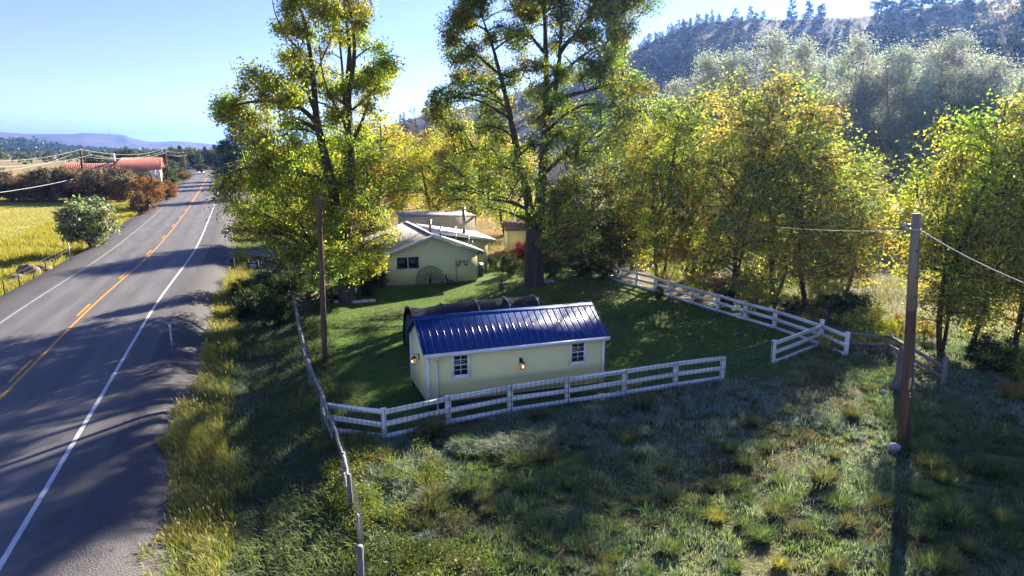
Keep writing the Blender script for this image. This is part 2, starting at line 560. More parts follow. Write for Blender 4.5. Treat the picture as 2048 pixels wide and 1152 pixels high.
# dashes to the left of the solid line, then a second solid line in the bend
s_near = np.interp(G(0, 790, .5)[1], CL[:40, 1], CLS[:40])
s_second = CLS[np.argmin(np.abs(CL[:, 1] - 118))]
def dash_mesh():
    V, Q = [], []
    s = s_near + 1.6 - 12.2 * 3
    spans = []
    while s < s_second:
        spans.append((s, s + 3.3)); s += 12.2
    spans.append((s_second, CLS[-1] - 1))
    for a, b in spans:
        ss = np.linspace(a, b, max(3, int((b - a) / 3)))
        cx, cyy = np.interp(ss, CLS, CL[:, 0]), np.interp(ss, CLS, CL[:, 1])
        nx, ny = np.interp(ss, CLS, CLN[:, 0]), np.interp(ss, CLS, CLN[:, 1])
        k = len(V)
        for j in range(len(ss)):
            for off in (-.20, -.07):
                V.append((cx[j] + nx[j] * off, cyy[j] + ny[j] * off, ROAD_Z + .009))
        for j in range(len(ss) - 1):
            Q.append((k + 2 * j, k + 2 * j + 1, k + 2 * j + 3, k + 2 * j + 2))
    return raw_mesh("centre_line", V, [Q])
tag(link("centre_line", dash_mesh(), M_YLINE), kind="structure")

def drive_mesh():
    P = catmull(DRIVE, 8)
    T = np.gradient(P, axis=0); T /= np.linalg.norm(T, axis=1)[:, None]
    N = np.stack([T[:, 1], -T[:, 0]], -1)
    V = []
    offs = np.linspace(-2.3, 2.3, 7)
    fl = np.interp(np.arange(len(P)), [0, 6, len(P)], [2.2, 1.0, .9])
    for i in range(len(P)):
        for o in offs:
            x, y = P[i] + N[i] * o * fl[i]
            V.append((x, y, max(h1(x, y), -9) + .022))
    n = len(offs)
    Q = [(i * n + j, i * n + j + 1, (i + 1) * n + j + 1, (i + 1) * n + j) for i in range(len(P) - 1) for j in range(n - 1)]
    return raw_mesh("driveway", V, [Q], smooth=True)
tag(link("driveway", drive_mesh(), M_DRIVE), kind="structure")

# ------------------------------------------------------------------ hills
def hill(name, sky_px, dist, foot, m, seed, ridge_noise, nu=160, nv=50, back=1.6, shape=1.0, zf=0.0, gul=0.0):
    """ridge whose crest runs through the given bearings; foot and crest at real distances"""
    px = np.array([a[0] for a in sky_px], float); py = np.array([a[1] for a in sky_px], float)
    u = np.linspace(px[0], px[-1], nu)
    v = np.interp(u, px, py)
    D = np.interp(u, px, np.broadcast_to(dist, px.shape) if np.ndim(dist) == 0 else dist)
    Ft = np.interp(u, px, np.broadcast_to(foot, px.shape) if np.ndim(foot) == 0 else foot)
    cp, sp = math.cos(PITCH), math.sin(PITCH)
    dx, dy, dz = (u - 1024) / F, cp + (576 - v) / F * sp, -sp + (576 - v) / F * cp
    hl = np.hypot(dx, dy)
    ux, uy = dx / hl, dy / hl
    top = CAM_H + dz / hl * D
    t = np.concatenate([np.linspace(0, 1, nv), np.linspace(1.04, back, 14)])
    V = []
    for tt in t:
        r = Ft + (D - Ft) * tt
        X, Y = ux * r, uy * r
        if tt <= 1:
            e = tt ** shape
            k = 1 - (1 - e) ** 1.0
            hz = zf + (top - zf) * k
        else:
            hz = top - (top - zf) * ((tt - 1) / (back - 1)) ** 1.3
        nz = (fbm(X, Y, D.mean() * .12, seed, 4) - .5) * ridge_noise * np.sin(PI * min(tt, 1.0)) ** .8
        nz = nz - gul * np.abs(fbm(ux * 900, uy * 900 + tt * 40, 60, seed + 3, 3) - .5) * 2 * np.sin(PI * min(tt, 1.0))
        V.append(np.stack([X, Y, hz + nz], -1))
    V = np.array(V)
    k = len(t)
    i = (np.arange(k - 1)[:, None] * nu + np.arange(nu - 1)[None, :]).ravel()
    me = raw_mesh(name, V.reshape(-1, 3), [np.stack([i, i + 1, i + nu + 1, i + nu], -1)], smooth=True)
    tag(link(name, me, m), kind="structure")
    return V
M_HILL = mat("sage_hillside", (.050, .038, .044), (.088, .068, .068), .03, .95, .7, .2, detail=10, spec=.05)  # purple cast of the lens veil tinted into the slope colour
M_FAR = mat("dry_grass_plateau", (.030, .027, .026), (.17, .12, .075), .0022, .95, .6, .01, detail=9, spec=.05)
M_FARD = mat("wooded_foothill", (.02, .028, .02), (.15, .12, .075), .02, .95, 1.0, .03, detail=10, spec=.05)
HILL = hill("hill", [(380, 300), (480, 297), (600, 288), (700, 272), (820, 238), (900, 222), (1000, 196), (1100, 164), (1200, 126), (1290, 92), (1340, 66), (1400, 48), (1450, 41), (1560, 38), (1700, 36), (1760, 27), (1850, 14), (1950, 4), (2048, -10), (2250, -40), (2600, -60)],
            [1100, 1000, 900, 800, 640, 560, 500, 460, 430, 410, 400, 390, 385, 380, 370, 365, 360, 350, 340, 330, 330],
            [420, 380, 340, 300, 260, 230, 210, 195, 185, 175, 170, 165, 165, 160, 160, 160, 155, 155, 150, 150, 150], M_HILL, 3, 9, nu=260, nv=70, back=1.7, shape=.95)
hill("far_plateau", [(-500, 262), (-200, 262), (0, 264), (60, 268), (120, 268), (150, 268), (165, 266), (205, 267), (250, 270), (262, 276), (300, 284), (320, 284), (350, 282), (400, 286), (440, 290), (480, 294), (560, 296), (800, 297)],
     6300, 5500, M_FAR, 9, 60, nu=300, nv=60, back=1.5, shape=.9, gul=40)
FOOT = hill("foothill", [(-500, 278), (-200, 280), (0, 282), (40, 283), (75, 290), (110, 297), (160, 303), (260, 309), (420, 316)], 2300, 1850, M_FARD, 14, 26, nu=140, nv=40, back=1.5)
# ------------------------------------------------------------------ shared materials
M_CREAM = mat("cream_siding", (.80, .745, .36), (.85, .79, .41), 1.3, .75, .12, 60, stretch=(1, 1, .15))
M_CREAM2 = mat("cream_house_paint", (.80, .755, .40), (.85, .80, .46), 1.0, .75, .1, 40)
M_WHITE = mat("white_trim", (.80, .80, .80), (.70, .70, .69), 4, .55, .08, 30)
M_FWHITE = mat("white_fence_paint", (.84, .84, .83), (.70, .70, .68), 3.5, .6, .15, 30, detail=8)
M_BLUE = mat("blue_metal", (.004, .034, .19), (.006, .042, .23), 1.2, .28, .03, 4, metal=0, spec=.5)
M_BLUEPAN = mat("blue_metal_pan", (.010, .042, .17), (.014, .052, .20), 1.2, .5, .02, 4, metal=0, spec=.10)
M_GLASS = mat("window_glass", (.012, .015, .02), None, rough=.06, spec=.6)
M_BLACK = mat("black_metal", (.012, .012, .014), None, rough=.45)
M_BULB = mat("lamp_bulb", (1, .7, .35), None, emit=(1, .6, .25, 3.5))
M_LGLASS = mat("lantern_glass", (.5, .3, .12), None, rough=.2, emit=(1, .5, .16, .06))
M_WIRE = mat("galvanised_wire", (.10, .105, .11), None, rough=.6, metal=.3)
M_DKWOOD = mat("dark_wood", (.05, .04, .03), (.11, .09, .07), 5, .9, .5, 18, stretch=(1, 1, .25))
M_GREYWOOD = mat("weathered_wood", (.14, .13, .12), (.27, .255, .235), 6, .9, .6, 25, stretch=(1, 1, .2))
M_POLE = mat("brown_pole_wood", (.085, .047, .03), (.17, .10, .065), 9, .9, .5, 30, stretch=(1, 1, .08))
M_POLEG = mat("greyed_pole_wood", (.20, .155, .125), (.31, .26, .22), 9, .9, .5, 30, stretch=(1, 1, .08))
M_TARP = mat("dark_tarp", (.006, .007, .012), (.012, .013, .02), 3, .5, .6, 2.5, spec=.25)
M_TARPRIB = mat("tarp_hoop_edge", (.30, .30, .32), None, rough=.4, metal=.3)
M_SHINGLE = mat("grey_roofing", (.22, .20, .20), (.36, .34, .335), 7, .85, .4, 26, detail=8)
M_PALE = mat("pale_roll_roofing", (.55, .54, .53), (.70, .69, .67), 2, .7, .15, 10)
M_GREYMET = mat("grey_metal", (.32, .33, .34), (.42, .42, .42), 8, .4, metal=.7)
M_RUST = mat("stove_pipe", (.20, .19, .19), (.34, .32, .30), 10, .4, metal=.7)
M_GREEN = mat("green_gate_paint", (.01, .07, .035), (.015, .10, .05), 6, .45)
M_ROCK = mat("pale_rock", (.38, .36, .35), (.60, .58, .56), 4, .9, .7, 9)
M_TAN = mat("beige_wall", (.42, .36, .26), (.50, .43, .32), 2, .8)
M_DARKBASE = mat("dark_skids", (.03, .025, .02), (.06, .05, .04), 4, .9)
M_PEA = mat("green_patina_metal", (.04, .13, .09), (.08, .18, .11), 12, .55, metal=.3)
M_PEABLUE = mat("blue_patina_metal", (.015, .05, .12), (.03, .10, .14), 12, .5, metal=.3)
M_PEAGOLD = mat("tarnished_brass", (.20, .18, .05), (.12, .13, .06), 14, .5, metal=.4)

def ax2(ang):
    return np.array([math.cos(ang), math.sin(ang), 0]), np.array([-math.sin(ang), math.cos(ang), 0])

# ------------------------------------------------------------------ the yellow shed
def shed():
    ang = math.radians(19.8)
    U, W = ax2(ang)                                   # along the front, to the back
    O = np.array([*G(856, 808, .3), 0.0])
    L, D, ZB, ZE, ZP = 7.5, 3.15, .30, 2.36, 3.30
    root = thing("garden_shed", "pale yellow shed with a blue ribbed metal roof and white framed windows", "shed", tuple(O))
    up = np.array([0, 0, 1.0])
    p = lambda u, w, z: O + U * u + W * w + up * z
    m = MB()
    t = .08
    m.prism([p(0, 0, ZB), p(L, 0, ZB), p(L, 0, ZE), p(0, 0, ZE)], W * t)
    m.prism([p(0, D, ZB), p(0, D, ZE), p(L, D, ZE), p(L, D, ZB)], -W * t)
    for u, s in ((0, 1), (L, -1)):
        poly = [p(u, t, ZB), p(u, D - t, ZB), p(u, D - t, ZE), p(u, D / 2, ZP - .05), p(u, t, ZE)]
        m.prism(poly if s < 0 else poly[::-1], U * s * t)
    # shallow vertical grooves as raised battens of the panel siding
    m.build("wall", M_CREAM, root)
    f = MB()
    for w in (.12, D / 2, D - .12):
        f.frame_box(p(L / 2, w, .15), U, W, up, L / 2 - .04, .05, .15)
    f.frame_box(p(L / 2, D / 2, .26), U, W, up, L / 2 - .06, D / 2 - .1, .03)
    f.build("skid", M_DARKBASE, root)
    # roof: two ribbed slopes and a ridge cap
    OV, OG = .16, .14
    rise = (ZP - ZE) / (D / 2)
    for side in (0, 1):
        m = MB()
        sg = 1 if side == 0 else -1
        wE = -OV if side == 0 else D + OV
        zE = ZE - OV * rise + .05
        u0, u1 = -OG, L + OG
        E0, E1, R0, R1 = p(u0, wE, zE), p(u1, wE, zE), p(u0, D / 2, ZP + .05), p(u1, D / 2, ZP + .05)
        nrm = np.cross(E1 - E0, R0 - E0); nrm /= np.linalg.norm(nrm)
        if nrm[2] < 0: nrm = -nrm
        m.prism([E0, E1, R1, R0], -nrm * .03)
        n = 27
        sl = R0 - E0
        slh = sl / np.linalg.norm(sl)
        for i in range(n):
            u = (i + .5) / n * (u1 - u0)
            c = E0 + U * u
            a, b_, h = .038, .016, .034
            V = [c - U * a * math.cos(th) + nrm * h * math.sin(th) for th in np.linspace(0, PI, 8)]
            V = [q + slh * .004 + nrm * .002 for q in V]
            m.prism(V, sl * .97)
            for e in (.09, .175):
                c2 = c + U * e
                V = [c2 - U * .014, c2 - U * .006 + nrm * .008, c2 + U * .006 + nrm * .008, c2 + U * .014]
                if i < n - 1:
                    m.prism([q + slh * .004 + nrm * .002 for q in V], sl * .97)
        ro = m.build("roof", M_BLUE, root)
        ro.data.materials.append(M_BLUEPAN)
        nn = np.zeros(len(ro.data.polygons) * 3, np.float32)
        ro.data.polygons.foreach_get("normal", nn)
        ro.data.polygons.foreach_set("material_index", (np.abs(nn.reshape(-1, 3) @ nrm) > .9995).astype(np.int32))
    m = MB()
    for s in (-1, 1):
        w1 = D / 2 + s * .2
        z1 = ZP + .05 + .035
        zz = z1 - .2 * rise + .012
        m.prism([p(-OG - .01, D / 2, z1 + .012), p(L + OG + .01, D / 2, z1 + .012), p(L + OG + .01, w1, zz), p(-OG - .01, w1, zz)], up * .012)
    for s in (-1, 1):
        for u in (-OG - .012, L + OG + .012):
            a = p(u, D / 2, ZP + .045); b_ = p(u, -OV if s < 0 else D + OV, ZE - OV * rise + .045)
            m.bar(a, b_, .02, .12)
    m.build("ridge_cap", M_BLUEPAN, root)
    # trim
    for u, w in ((0, 0), (L, 0), (0, D), (L, D)):
        tr = MB()
        su, sw = (-1 if u == 0 else 1), (-1 if w == 0 else 1)
        tr.frame_box(p(u - su * .05 + su * .012, w + sw * .014, (ZB + ZE) / 2 - .02), U, W, up, .062, .014, (ZE - ZB) / 2)
        tr.frame_box(p(u + su * .014, w - sw * .06, (ZB + ZE) / 2 - .02), U, W, up, .012, .058, (ZE - ZB) / 2)
        tr.build("corner_trim", M_WHITE, root)
    for u in (-.012, L + .012):
        tr = MB()
        tr.frame_box(p(u, D / 2, ZE - .02), U, W, up, .012, D / 2 - .12, .05)
        tr.build("gable_trim", M_WHITE, root)
    gt = MB()
    gt.frame_box(p(L / 2, -OV - .05, ZE - OV * rise + .0), U, W, up, L / 2 + OG + .01, .05, .055)
    gt.frame_box(p(L / 2, -OV + .004, ZE - OV * rise - .03), U, W, up, L / 2 + OG, .004, .09)
    gt.build("gutter", M_WHITE, root)
    dp = MB()
    x0 = .36
    pts = [p(x0, -OV - .05, ZE - OV * rise - .05), p(x0, -OV - .04, ZE - .2), p(x0, -.055, ZE - .36), p(x0, -.055, .1), p(x0, -.2, .05)]
    for a, b_ in zip(pts[:-1], pts[1:]):
        dp.bar(a, b_, .075, .055, up=U)
    dp.build("downspout", M_WHITE, root)
    # windows
    for uc, zc in ((1.32, 1.74), (6.30, 1.74)):
        hw, hh = .29, .40
        fr = MB()
        for s in (-1, 1):
            fr.frame_box(p(uc + s * (hw + .045), -.02, zc), U, W, up, .05, .022, hh + .1)
            fr.frame_box(p(uc, -.02, zc + s * (hh + .05)), U, W, up, hw - .006, .022, .05)
        fr.frame_box(p(uc, -.035, zc - hh - .11), U, W, up, hw + .13, .035, .018)
        fr_o = fr.build("window", M_WHITE, root)
        pn = MB()
        pn.frame_box(p(uc, -.004, zc), U, W, up, hw - .006, .004, hh)
        pn.build("pane", M_GLASS, fr_o)
        gr = MB()
        gr.frame_box(p(uc, -.019, zc), U, W, up, hw, .012, .02)
        for s in (-1, 1):
            gr.frame_box(p(uc, -.012, zc + s * hh / 2), U, W, up, hw, .006, .009)
        for zz in (-1, 1):
            gr.frame_box(p(uc, -.013, zc + zz * (hh / 2 + .01)), U, W, up, .009, .006, hh / 2 - .02)
        for s in (-1, 1):
            gr.frame_box(p(uc + s * (hw - .014), -.012, zc), U, W, up, .014, .007, hh)
        gr.build("muntin", M_WHITE, fr_o)
    vt = MB()
    for k in range(6):
        vt.frame_box(p(-.02, D / 2, ZP - .62 + k * .06), U, W, up, .012, .11, .022)
    vt.frame_box(p(-.012, D / 2, ZP - .47), U, W, up, .008, .14, .2)
    vt.build("gable_vent", M_WHITE, root)
    # two lit wall lanterns
    for base, out in ((p(3.80, 0, 1.64), -W), (p(0, 1.38, 1.80), -U)):
        side = np.cross(out, up)
        l = MB()
        l.frame_box(base + out * .012, side, out, up, .06, .012, .11)
        l.tube([base + out * .02 + up * .03, base + out * .1 + up * .12, base + out * .19 + up * .10, base + out * .2 + up * .02], .014, 6)
        cc = base + out * .2 - up * .16
        l.tube([cc + up * .19, cc + up * .16, cc + up * .115], [.02, .06, .105], 6)
        l.tube([cc - up * .125, cc - up * .15, cc - up * .17], [.085, .06, .02], 6)
        for k in range(6):
            th = k * PI / 3
            q = side * math.cos(th) + out * math.sin(th)
            l.bar(cc + q * .085 - up * .12, cc + q * .098 + up * .115, .014, .014, up=q)
        lo = l.build("wall_lantern", M_BLACK, root)
        g2 = MB()
        g2.tube([cc - up * .118, cc + up * .112], [.072, .085], 6)
        g2o = g2.build("lantern_glass", M_LGLASS, lo)
        b2 = MB()
        b2.ball(cc - up * .03, (.03, .03, .05))
        b2.ball(cc - up * .02 + out * .084, (.02, .02, .04))
        b2.build("bulb", M_BULB, lo)
    return O, U, W
SH_O, SH_U, SH_W = shed()

# tarp covered hoop tunnel behind the shed
def tunnel():
    O = SH_O + SH_W * 8.0 + SH_U * .9
    L, Rr = 6.8, 1.55
    root = thing("hoop_tunnel", "long hoop tunnel wrapped in sagging black tarp behind the blue roof", "tarp tunnel", tuple(O))
    up = np.array([0, 0, 1.0])
    nu, nv = 72, 22
    V = []
    hoops = np.array([0, 1.7, 3.4, 5.0, 6.6])
    for i in range(nu + 1):
        u = L * i / nu
        dh = np.min(np.abs(hoops - u))
        sag = .018 * min(1, dh / .75) ** .7 * (1.5 if u < 3.4 else .55)
        tilt = .16 * math.exp(-((u - .8) / 1.1) ** 2)
        for j in range(nv + 1):
            th = PI * j / nv
            r = Rr - sag * math.sin(th) ** 2 - .03 * vnoise(u * 3, th * 4, 1, 4)
            z = r * 1.54 * math.sin(th) ** .82 - tilt * math.sin(th)
            V.append(O + SH_U * u - SH_W * r * math.cos(th) + up * max(z, 0.02))
    V = np.array(V)
    Q = [(i * (nv + 1) + j, (i + 1) * (nv + 1) + j, (i + 1) * (nv + 1) + j + 1, i * (nv + 1) + j + 1) for i in range(nu) for j in range(nv)]
    me = raw_mesh("tarp", V - O, [np.array(Q)], smooth=True)
    link("tarp", me, M_TARP, root)
    for u in hoops:
        h = MB()
        th = np.linspace(0, PI, 25)
        h.tube([O + SH_U * u - SH_W * (Rr + .012) * math.cos(t) + up * ((Rr + .02) * 1.54 * max(math.sin(t), 0) ** .82) - up * (.1 if u < 2 else 0) * math.sin(t) for t in th], .026, 6)
        h.build("hoop", M_TARPRIB if u > 3 else M_TARP, root, True)
    for u in (0.05, L - .05):
        e = MB()
        pts = [O + SH_U * u - SH_W * (Rr - .08) * math.cos(t) + up * max((Rr - .1) * 1.5 * math.sin(t) - (.25 if u < 1 else 0) * math.sin(t), .02) for t in np.linspace(0, PI, 17)]
        e.prism(pts, SH_U * .02)
        e.build("end_panel", M_TARP, root)
tunnel()

# ------------------------------------------------------------------ the farm house
def house():
    ang = math.radians(19.5)
    U, W = ax2(ang)
    up = np.array([0, 0, 1.0])
    O = np.array([*G(772, 575), 0.0])
    L, D = 6.95, 9.5
    ZE, ZP = 2.42, 3.62
    root = thing("farm_house", "low cream farmhouse with grey gable roof, dark slider window and rear flat roofed wing", "house", tuple(O))
    p = lambda u, w, z: O + U * u + W * w + up * z
    m = MB()
    t = .12
    m.prism([p(0, 0, .12), p(L, 0, .12), p(L, 0, ZE), p(L / 2, 0, ZP - .04), p(0, 0, ZE)], W * t)
    m.prism([p(0, D, .12), p(0, D, ZE), p(L / 2, D, ZP - .04), p(L, D, ZE), p(L, D, .12)], -W * t)
    m.prism([p(0, t, .12), p(0, t, ZE), p(0, D - t, ZE), p(0, D - t, .12)], U * t)
    m.prism([p(L, t, .12), p(L, D - t, .12), p(L, D - t, ZE), p(L, t, ZE)], -U * t)
    m.build("wall", M_CREAM2, root)
    fd = MB()
    fd.frame_box(p(L / 2, D / 2, .05), U, W, up, L / 2 - .03, D / 2 - .03, .1)
    fd.build("foundation", M_GREYWOOD, root)
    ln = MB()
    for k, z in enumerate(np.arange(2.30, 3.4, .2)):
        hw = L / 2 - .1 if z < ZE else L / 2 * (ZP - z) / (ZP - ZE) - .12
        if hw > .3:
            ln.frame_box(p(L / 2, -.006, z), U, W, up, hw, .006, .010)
    ln.build("siding_lap_shadow", mat("siding_shadow_line", (.50, .48, .29), None, rough=.8), root)  # shadow under each siding lap painted as a darker strip
    for s in (-1, 1):                                  # two roof slopes
        ov, og = .42, .32
        rise = (ZP - ZE) / (L / 2)
        u1 = -ov if s < 0 else L + ov
        z1 = ZE - ov * rise + .06
        R0, R1 = p(L / 2, -og, ZP + .06), p(L / 2, D + og, ZP + .06)
        E0, E1 = p(u1, -og, z1), p(u1, D + og, z1)
        r = MB()
        r.prism([E0, R0, R1, E1] if s < 0 else [R0, E0, E1, R1], up * .05)
        if s < 0:
            k = 0
            for w in np.arange(0, D + og, .42):        # lapped courses of the roofing
                a, b_ = p(u1, w, z1 + .055), p(L / 2, w, ZP + .115)
                r.bar(a, b_, .035, .014)
        ro = r.build("roof", M_SHINGLE if s < 0 else M_PALE, root)
        fc = MB()
        fc.bar(E0 - W * .015 - up * .03, R0 - W * .015 - up * .03, .03, .2)
        fc.bar(E0 + U * s * .015 - up * .02, E1 + U * s * .015 - up * .02, .03, .15)
        fc.build("fascia", M_WHITE, ro)
    cp_ = MB()
    cp_.bar(p(L / 2, -.34, ZP + .125), p(L / 2, D + .3, ZP + .125), .22, .03)
    cp_.build("ridge_cap", M_PALE, root)
    # rear wing with a pale low roof and a taller beige block behind it
    wg = MB()
    wu0, wu1, w0, w1, zt = L + .005, L + 2.2, 4.4, 9.4, 2.45
    wg.prism([p(wu0, w0, 0), p(wu1, w0, 0), p(wu1, w0, zt), p(wu0, w0, zt)], W * (w1 - w0))
    wg.build("wing_wall", M_CREAM2, root)
    wr = MB()
    z_in = ZP + .12 - (ZP - ZE) * .35
    wr.prism([p(L * .62, w0 - .5, z_in + .12), p(wu1 + .5, w0 - .5, zt + .12), p(wu1 + .5, w1 + .3, zt + .12), p(L * .62, w1 + .3, z_in + .12)], up * .10)
    wro = wr.build("wing_roof", M_PALE, root)
    wf = MB()
    wf.bar(p(L * .62, w0 - .53, z_in + .12), p(wu1 + .53, w0 - .53, zt + .12), .04, .2)
    wf.bar(p(wu1 + .52, w0 - .5, zt + .12), p(wu1 + .52, w1 + .3, zt + .12), .04, .2)
    wf.build("fascia", M_WHITE, wro)
    bk = MB()
    bk.frame_box(p(L * .66 + 2.4, 13.6, 1.9), U, W, up, 3.1, 2.5, 1.95)
    bk.build("rear_block", M_TAN, root)
    bc = MB()
    bc.frame_box(p(L * .66 + 2.4, 13.6, 3.9), U, W, up, 3.2, 2.6, .06)
    bc.build("rear_block_roof", M_SHINGLE, root)
    # slider window on the gable
    uc, zc, hw, hh = 1.66, 1.72, .82, .43
    fr = MB()
    for s in (-1, 1):
        fr.frame_box(p(uc + s * (hw + .02), -.022, zc), U, W, up, .03, .022, hh + .05)
        fr.frame_box(p(uc, -.022, zc + s * (hh + .02)), U, W, up, hw - .01, .022, .03)
    fr.frame_box(p(uc, -.022, zc), U, W, up, .03, .018, hh - .01)
    fo = fr.build("window", M_WHITE, root)
    for s in (-1, 1):
        pn = MB()
        pn.frame_box(p(uc + s * hw / 2, -.006, zc), U, W, up, hw / 2 - .03, .005, hh - .01)
        pn.build("pane", M_GLASS, fo)
    vt = MB()
    for k in range(6):
        vt.frame_box(p(L / 2, -.012, ZP - .62 + k * .06), U, W, up, .2, .012, .022)
    vt.frame_box(p(L / 2, -.008, ZP - .47), U, W, up, .23, .006, .21)
    vt.build("gable_vent", M_CREAM2, root)
    # electric meter, conduit and small boxes
    b = MB()
    b.tube([p(5.35, -.05, 0), p(5.35, -.05, 1.35)], .03, 6)
    b.build("conduit", M_GREYMET, root)
    b = MB()
    b.frame_box(p(5.45, -.09, 1.5), U, W, up, .17, .09, .2)
    b.tube([p(5.45, -.18, 1.55), p(5.45, -.26, 1.55)], .1, 10)
    b.build("meter_box", M_GREYMET, root)
    b = MB()
    b.frame_box(p(5.8, -.05, 1.62), U, W, up, .17, .03, .04)
    b.frame_box(p(6.05, -.07, 1.48), U, W, up, .13, .07, .16)
    b.build("switch_box", M_GREYMET, root)
    b = MB()
    b.frame_box(p(.22, -.04, 1.25), U, W, up, .08, .04, .09)
    b.tube([p(.22, -.03, 1.2), p(.22, -.03, .15)], .012, 5)
    b.build("tap_box", M_GREYMET, root)
    fl = MB()
    for s in (-1, 1):
        fl.tube([p(L + .1 + s * .12, -.36, 2.28), p(L + .1 + s * .16, -.5, 2.2)], [.05, .085], 8)
    fl.frame_box(p(L + .1, -.34, 2.3), U, W, up, .1, .03, .05)
    fl.build("floodlight", M_BLACK, root)
    # vents and pipes on the roof
    def rz(u, w):
        return ZP + .1 - (ZP - ZE) / (L / 2) * abs(u - L / 2)
    for u, w, h, r in ((4.1, 3.2, .9, .10), (4.5, 1.5, .55, .055), (5.3, 4.6, .6, .06), (5.9, 5.0, .7, .03), (5.9, 2.2, .45, .035), (6.6, 1.1, .62, .06), (6.85, .9, .35, .04)):
        v = MB()
        z = rz(u, w)
        v.tube([p(u, w, z - .05), p(u, w, z + h)], r, 8)
        v.tube([p(u, w, z + h), p(u, w, z + h + .04), p(u, w, z + h + .12)], [r * 1.6, r * 1.6, r * .3], 8)
        v.build("roof_vent", M_RUST, root)
    ch = MB()
    zb = 3.0
    ch.tube([p(7.5, 5.6, zb - .1), p(7.5, 5.6, zb + .12)], [.34, .15], 10)
    ch.tube([p(7.5, 5.6, zb + .1), p(7.5, 5.6, zb + 1.95)], .14, 10)
    ch.tube([p(7.5, 5.6, zb + 1.98), p(7.5, 5.6, zb + 2.08), p(7.5, 5.6, zb + 2.2)], [.2, .2, .05], 10)
    ch.build("stove_pipe", M_RUST, root)
    gp = MB()
    gp.tube([p(6.3, 5.2, 2.9), p(6.3, 5.2, 3.55), p(6.45, 5.2, 3.66), p(6.75, 5.2, 3.6)], .03, 6)
    gp.build("gas_pipe", M_RUST, root)
    # air conditioner beside the wall
    a = p(L + .62, 2.2, 0)
    ac = thing("air_conditioner", "grey louvred air conditioner unit against the cream house wall", "air conditioner", tuple(a))
    q = MB()
    q.frame_box(a + up * .53, U, W, up, .42, .42, .5)
    q.build("casing", M_GREYMET, ac)
    q = MB()
    for k in range(4):
        q.frame_box(a + U * (-.3 + k * .2) - W * .43 + up * .53, U, W, up, .06, .012, .4)
        q.frame_box(a + W * (-.3 + k * .2) + U * .43 + up * .53, U, W, up, .012, .06, .4)
    q.build("louvre", M_BLACK, ac)
    q = MB()
    q.tube([a + up * 1.03, a + up * 1.06], [.36, .34], 14)
    q.build("fan_guard", M_BLACK, ac)
    # metal peacock with its tail spread, standing at the wall
    c = p(3.2, -.42, 0)
    pk = thing("peacock_sculpture", "patinated metal peacock with a round fan of spread tail feathers at the house wall", "garden sculpture", tuple(c))
    bd = MB()
    bd.tube([c + up * .18, c + up * .32 - W * .04, c + up * .5 - W * .08, c + up * .68 - W * .05, c + up * .8 - W * .06, c + up * .86 - W * .12], [.04, .13, .11, .05, .045, .015], 8)
    bd.tube([c + U * .05, c + U * .05 + up * .25], .015, 5)
    bd.tube([c - U * .05, c - U * .05 + up * .25], .015, 5)
    for k in (-1, 0, 1):
        bd.tube([c + up * .82 - W * .06, c + up * .95 + U * .04 * k - W * .06], .008, 4)
    bd.build("body", M_PEABLUE, pk, True)
    for ring, (rr, nn, sz) in enumerate(((.40, 11, .035), (.60, 15, .042), (.80, 17, .05), (1.0, 19, .06))):
        ft = MB()
        for k in range(nn):
            th = math.radians(-12 + 204 * (k + (ring % 2) * .5 * 0) / (nn - 1))
            dr = U * math.cos(th) + up * math.sin(th)
            pd = -U * math.sin(th) + up * math.cos(th)
            q0 = c + up * .42 + W * (.05 + .02 * ring)
            e = q0 + dr * rr
            if ring == 3 or ring == 1:
                ft.tube([q0 + dr * .2, e], .007, 4, cap=False)
            ft.prism([e + (dr * math.cos(a_) * 1.4 + pd * math.sin(a_)) * sz for a_ in np.linspace(0, 2 * PI, 9)[:-1]], W * .015)
        ft.build("tail_feather_ring", (M_PEAGOLD if ring == 0 else M_PEA), pk)
    c = p(4.45, -.55, 0)
    pk = thing("peacock_sculpture", "small blue metal peacock with a trailing tail beside the round fan tailed one", "garden sculpture", tuple(c))
    bd = MB()
    bd.tube([c + up * .3 + U * .1, c + up * .4, c + up * .55 - U * .08, c + up * .78 - U * .08, c + up * .82 - U * .16], [.07, .1, .08, .035, .012], 8)
    bd.tube([c + up * .01, c + up * .32], .015, 5)
    bd.tube([c + up * .01 + U * .07, c + up * .32 + U * .05], .015, 5)
    bd.build("body", M_PEABLUE, pk, True)
    tl = MB()
    tl.tube([c + up * .36 + U * .1, c + up * .22 + U * .45, c + up * .05 + U * .75], [.06, .09, .05], 6)
    tl.build("tail", M_PEA, pk, True)
    return O, U, W
HO_O, HO_U, HO_W = house()

# ------------------------------------------------------------------ fences
def post_mesh(mb, x, y, h, w=.13, ang=0.0, z0=None):
    z = h1(x, y) if z0 is None else z0
    mb.box((x, y, z + (h - .25) / 2 - .1), (w, w, h + .05), ang)
    mb.box((x, y, z + h - .19), (w + .03, w + .03, .035), ang)

def wire_panel(mb, a, b, z0, z1, dx, dz, r=.004, off=.0):
    a, b = np.array(a), np.array(b)
    d = b - a
    L = np.linalg.norm(d)
    d /= L
    nrm = np.array([d[1], -d[0]]) * off
    n = max(1, int(L / dx))
    for k in range(n + 1):
        q = a + d * L * k / n + nrm
        mb.tube([(q[0], q[1], z0), (q[0], q[1], z1)], r, 3, False)
    for z in np.arange(z0, z1 + .001, dz):
        mb.tube([(*(a + nrm), z), (*(b + nrm), z)], r, 3, False)

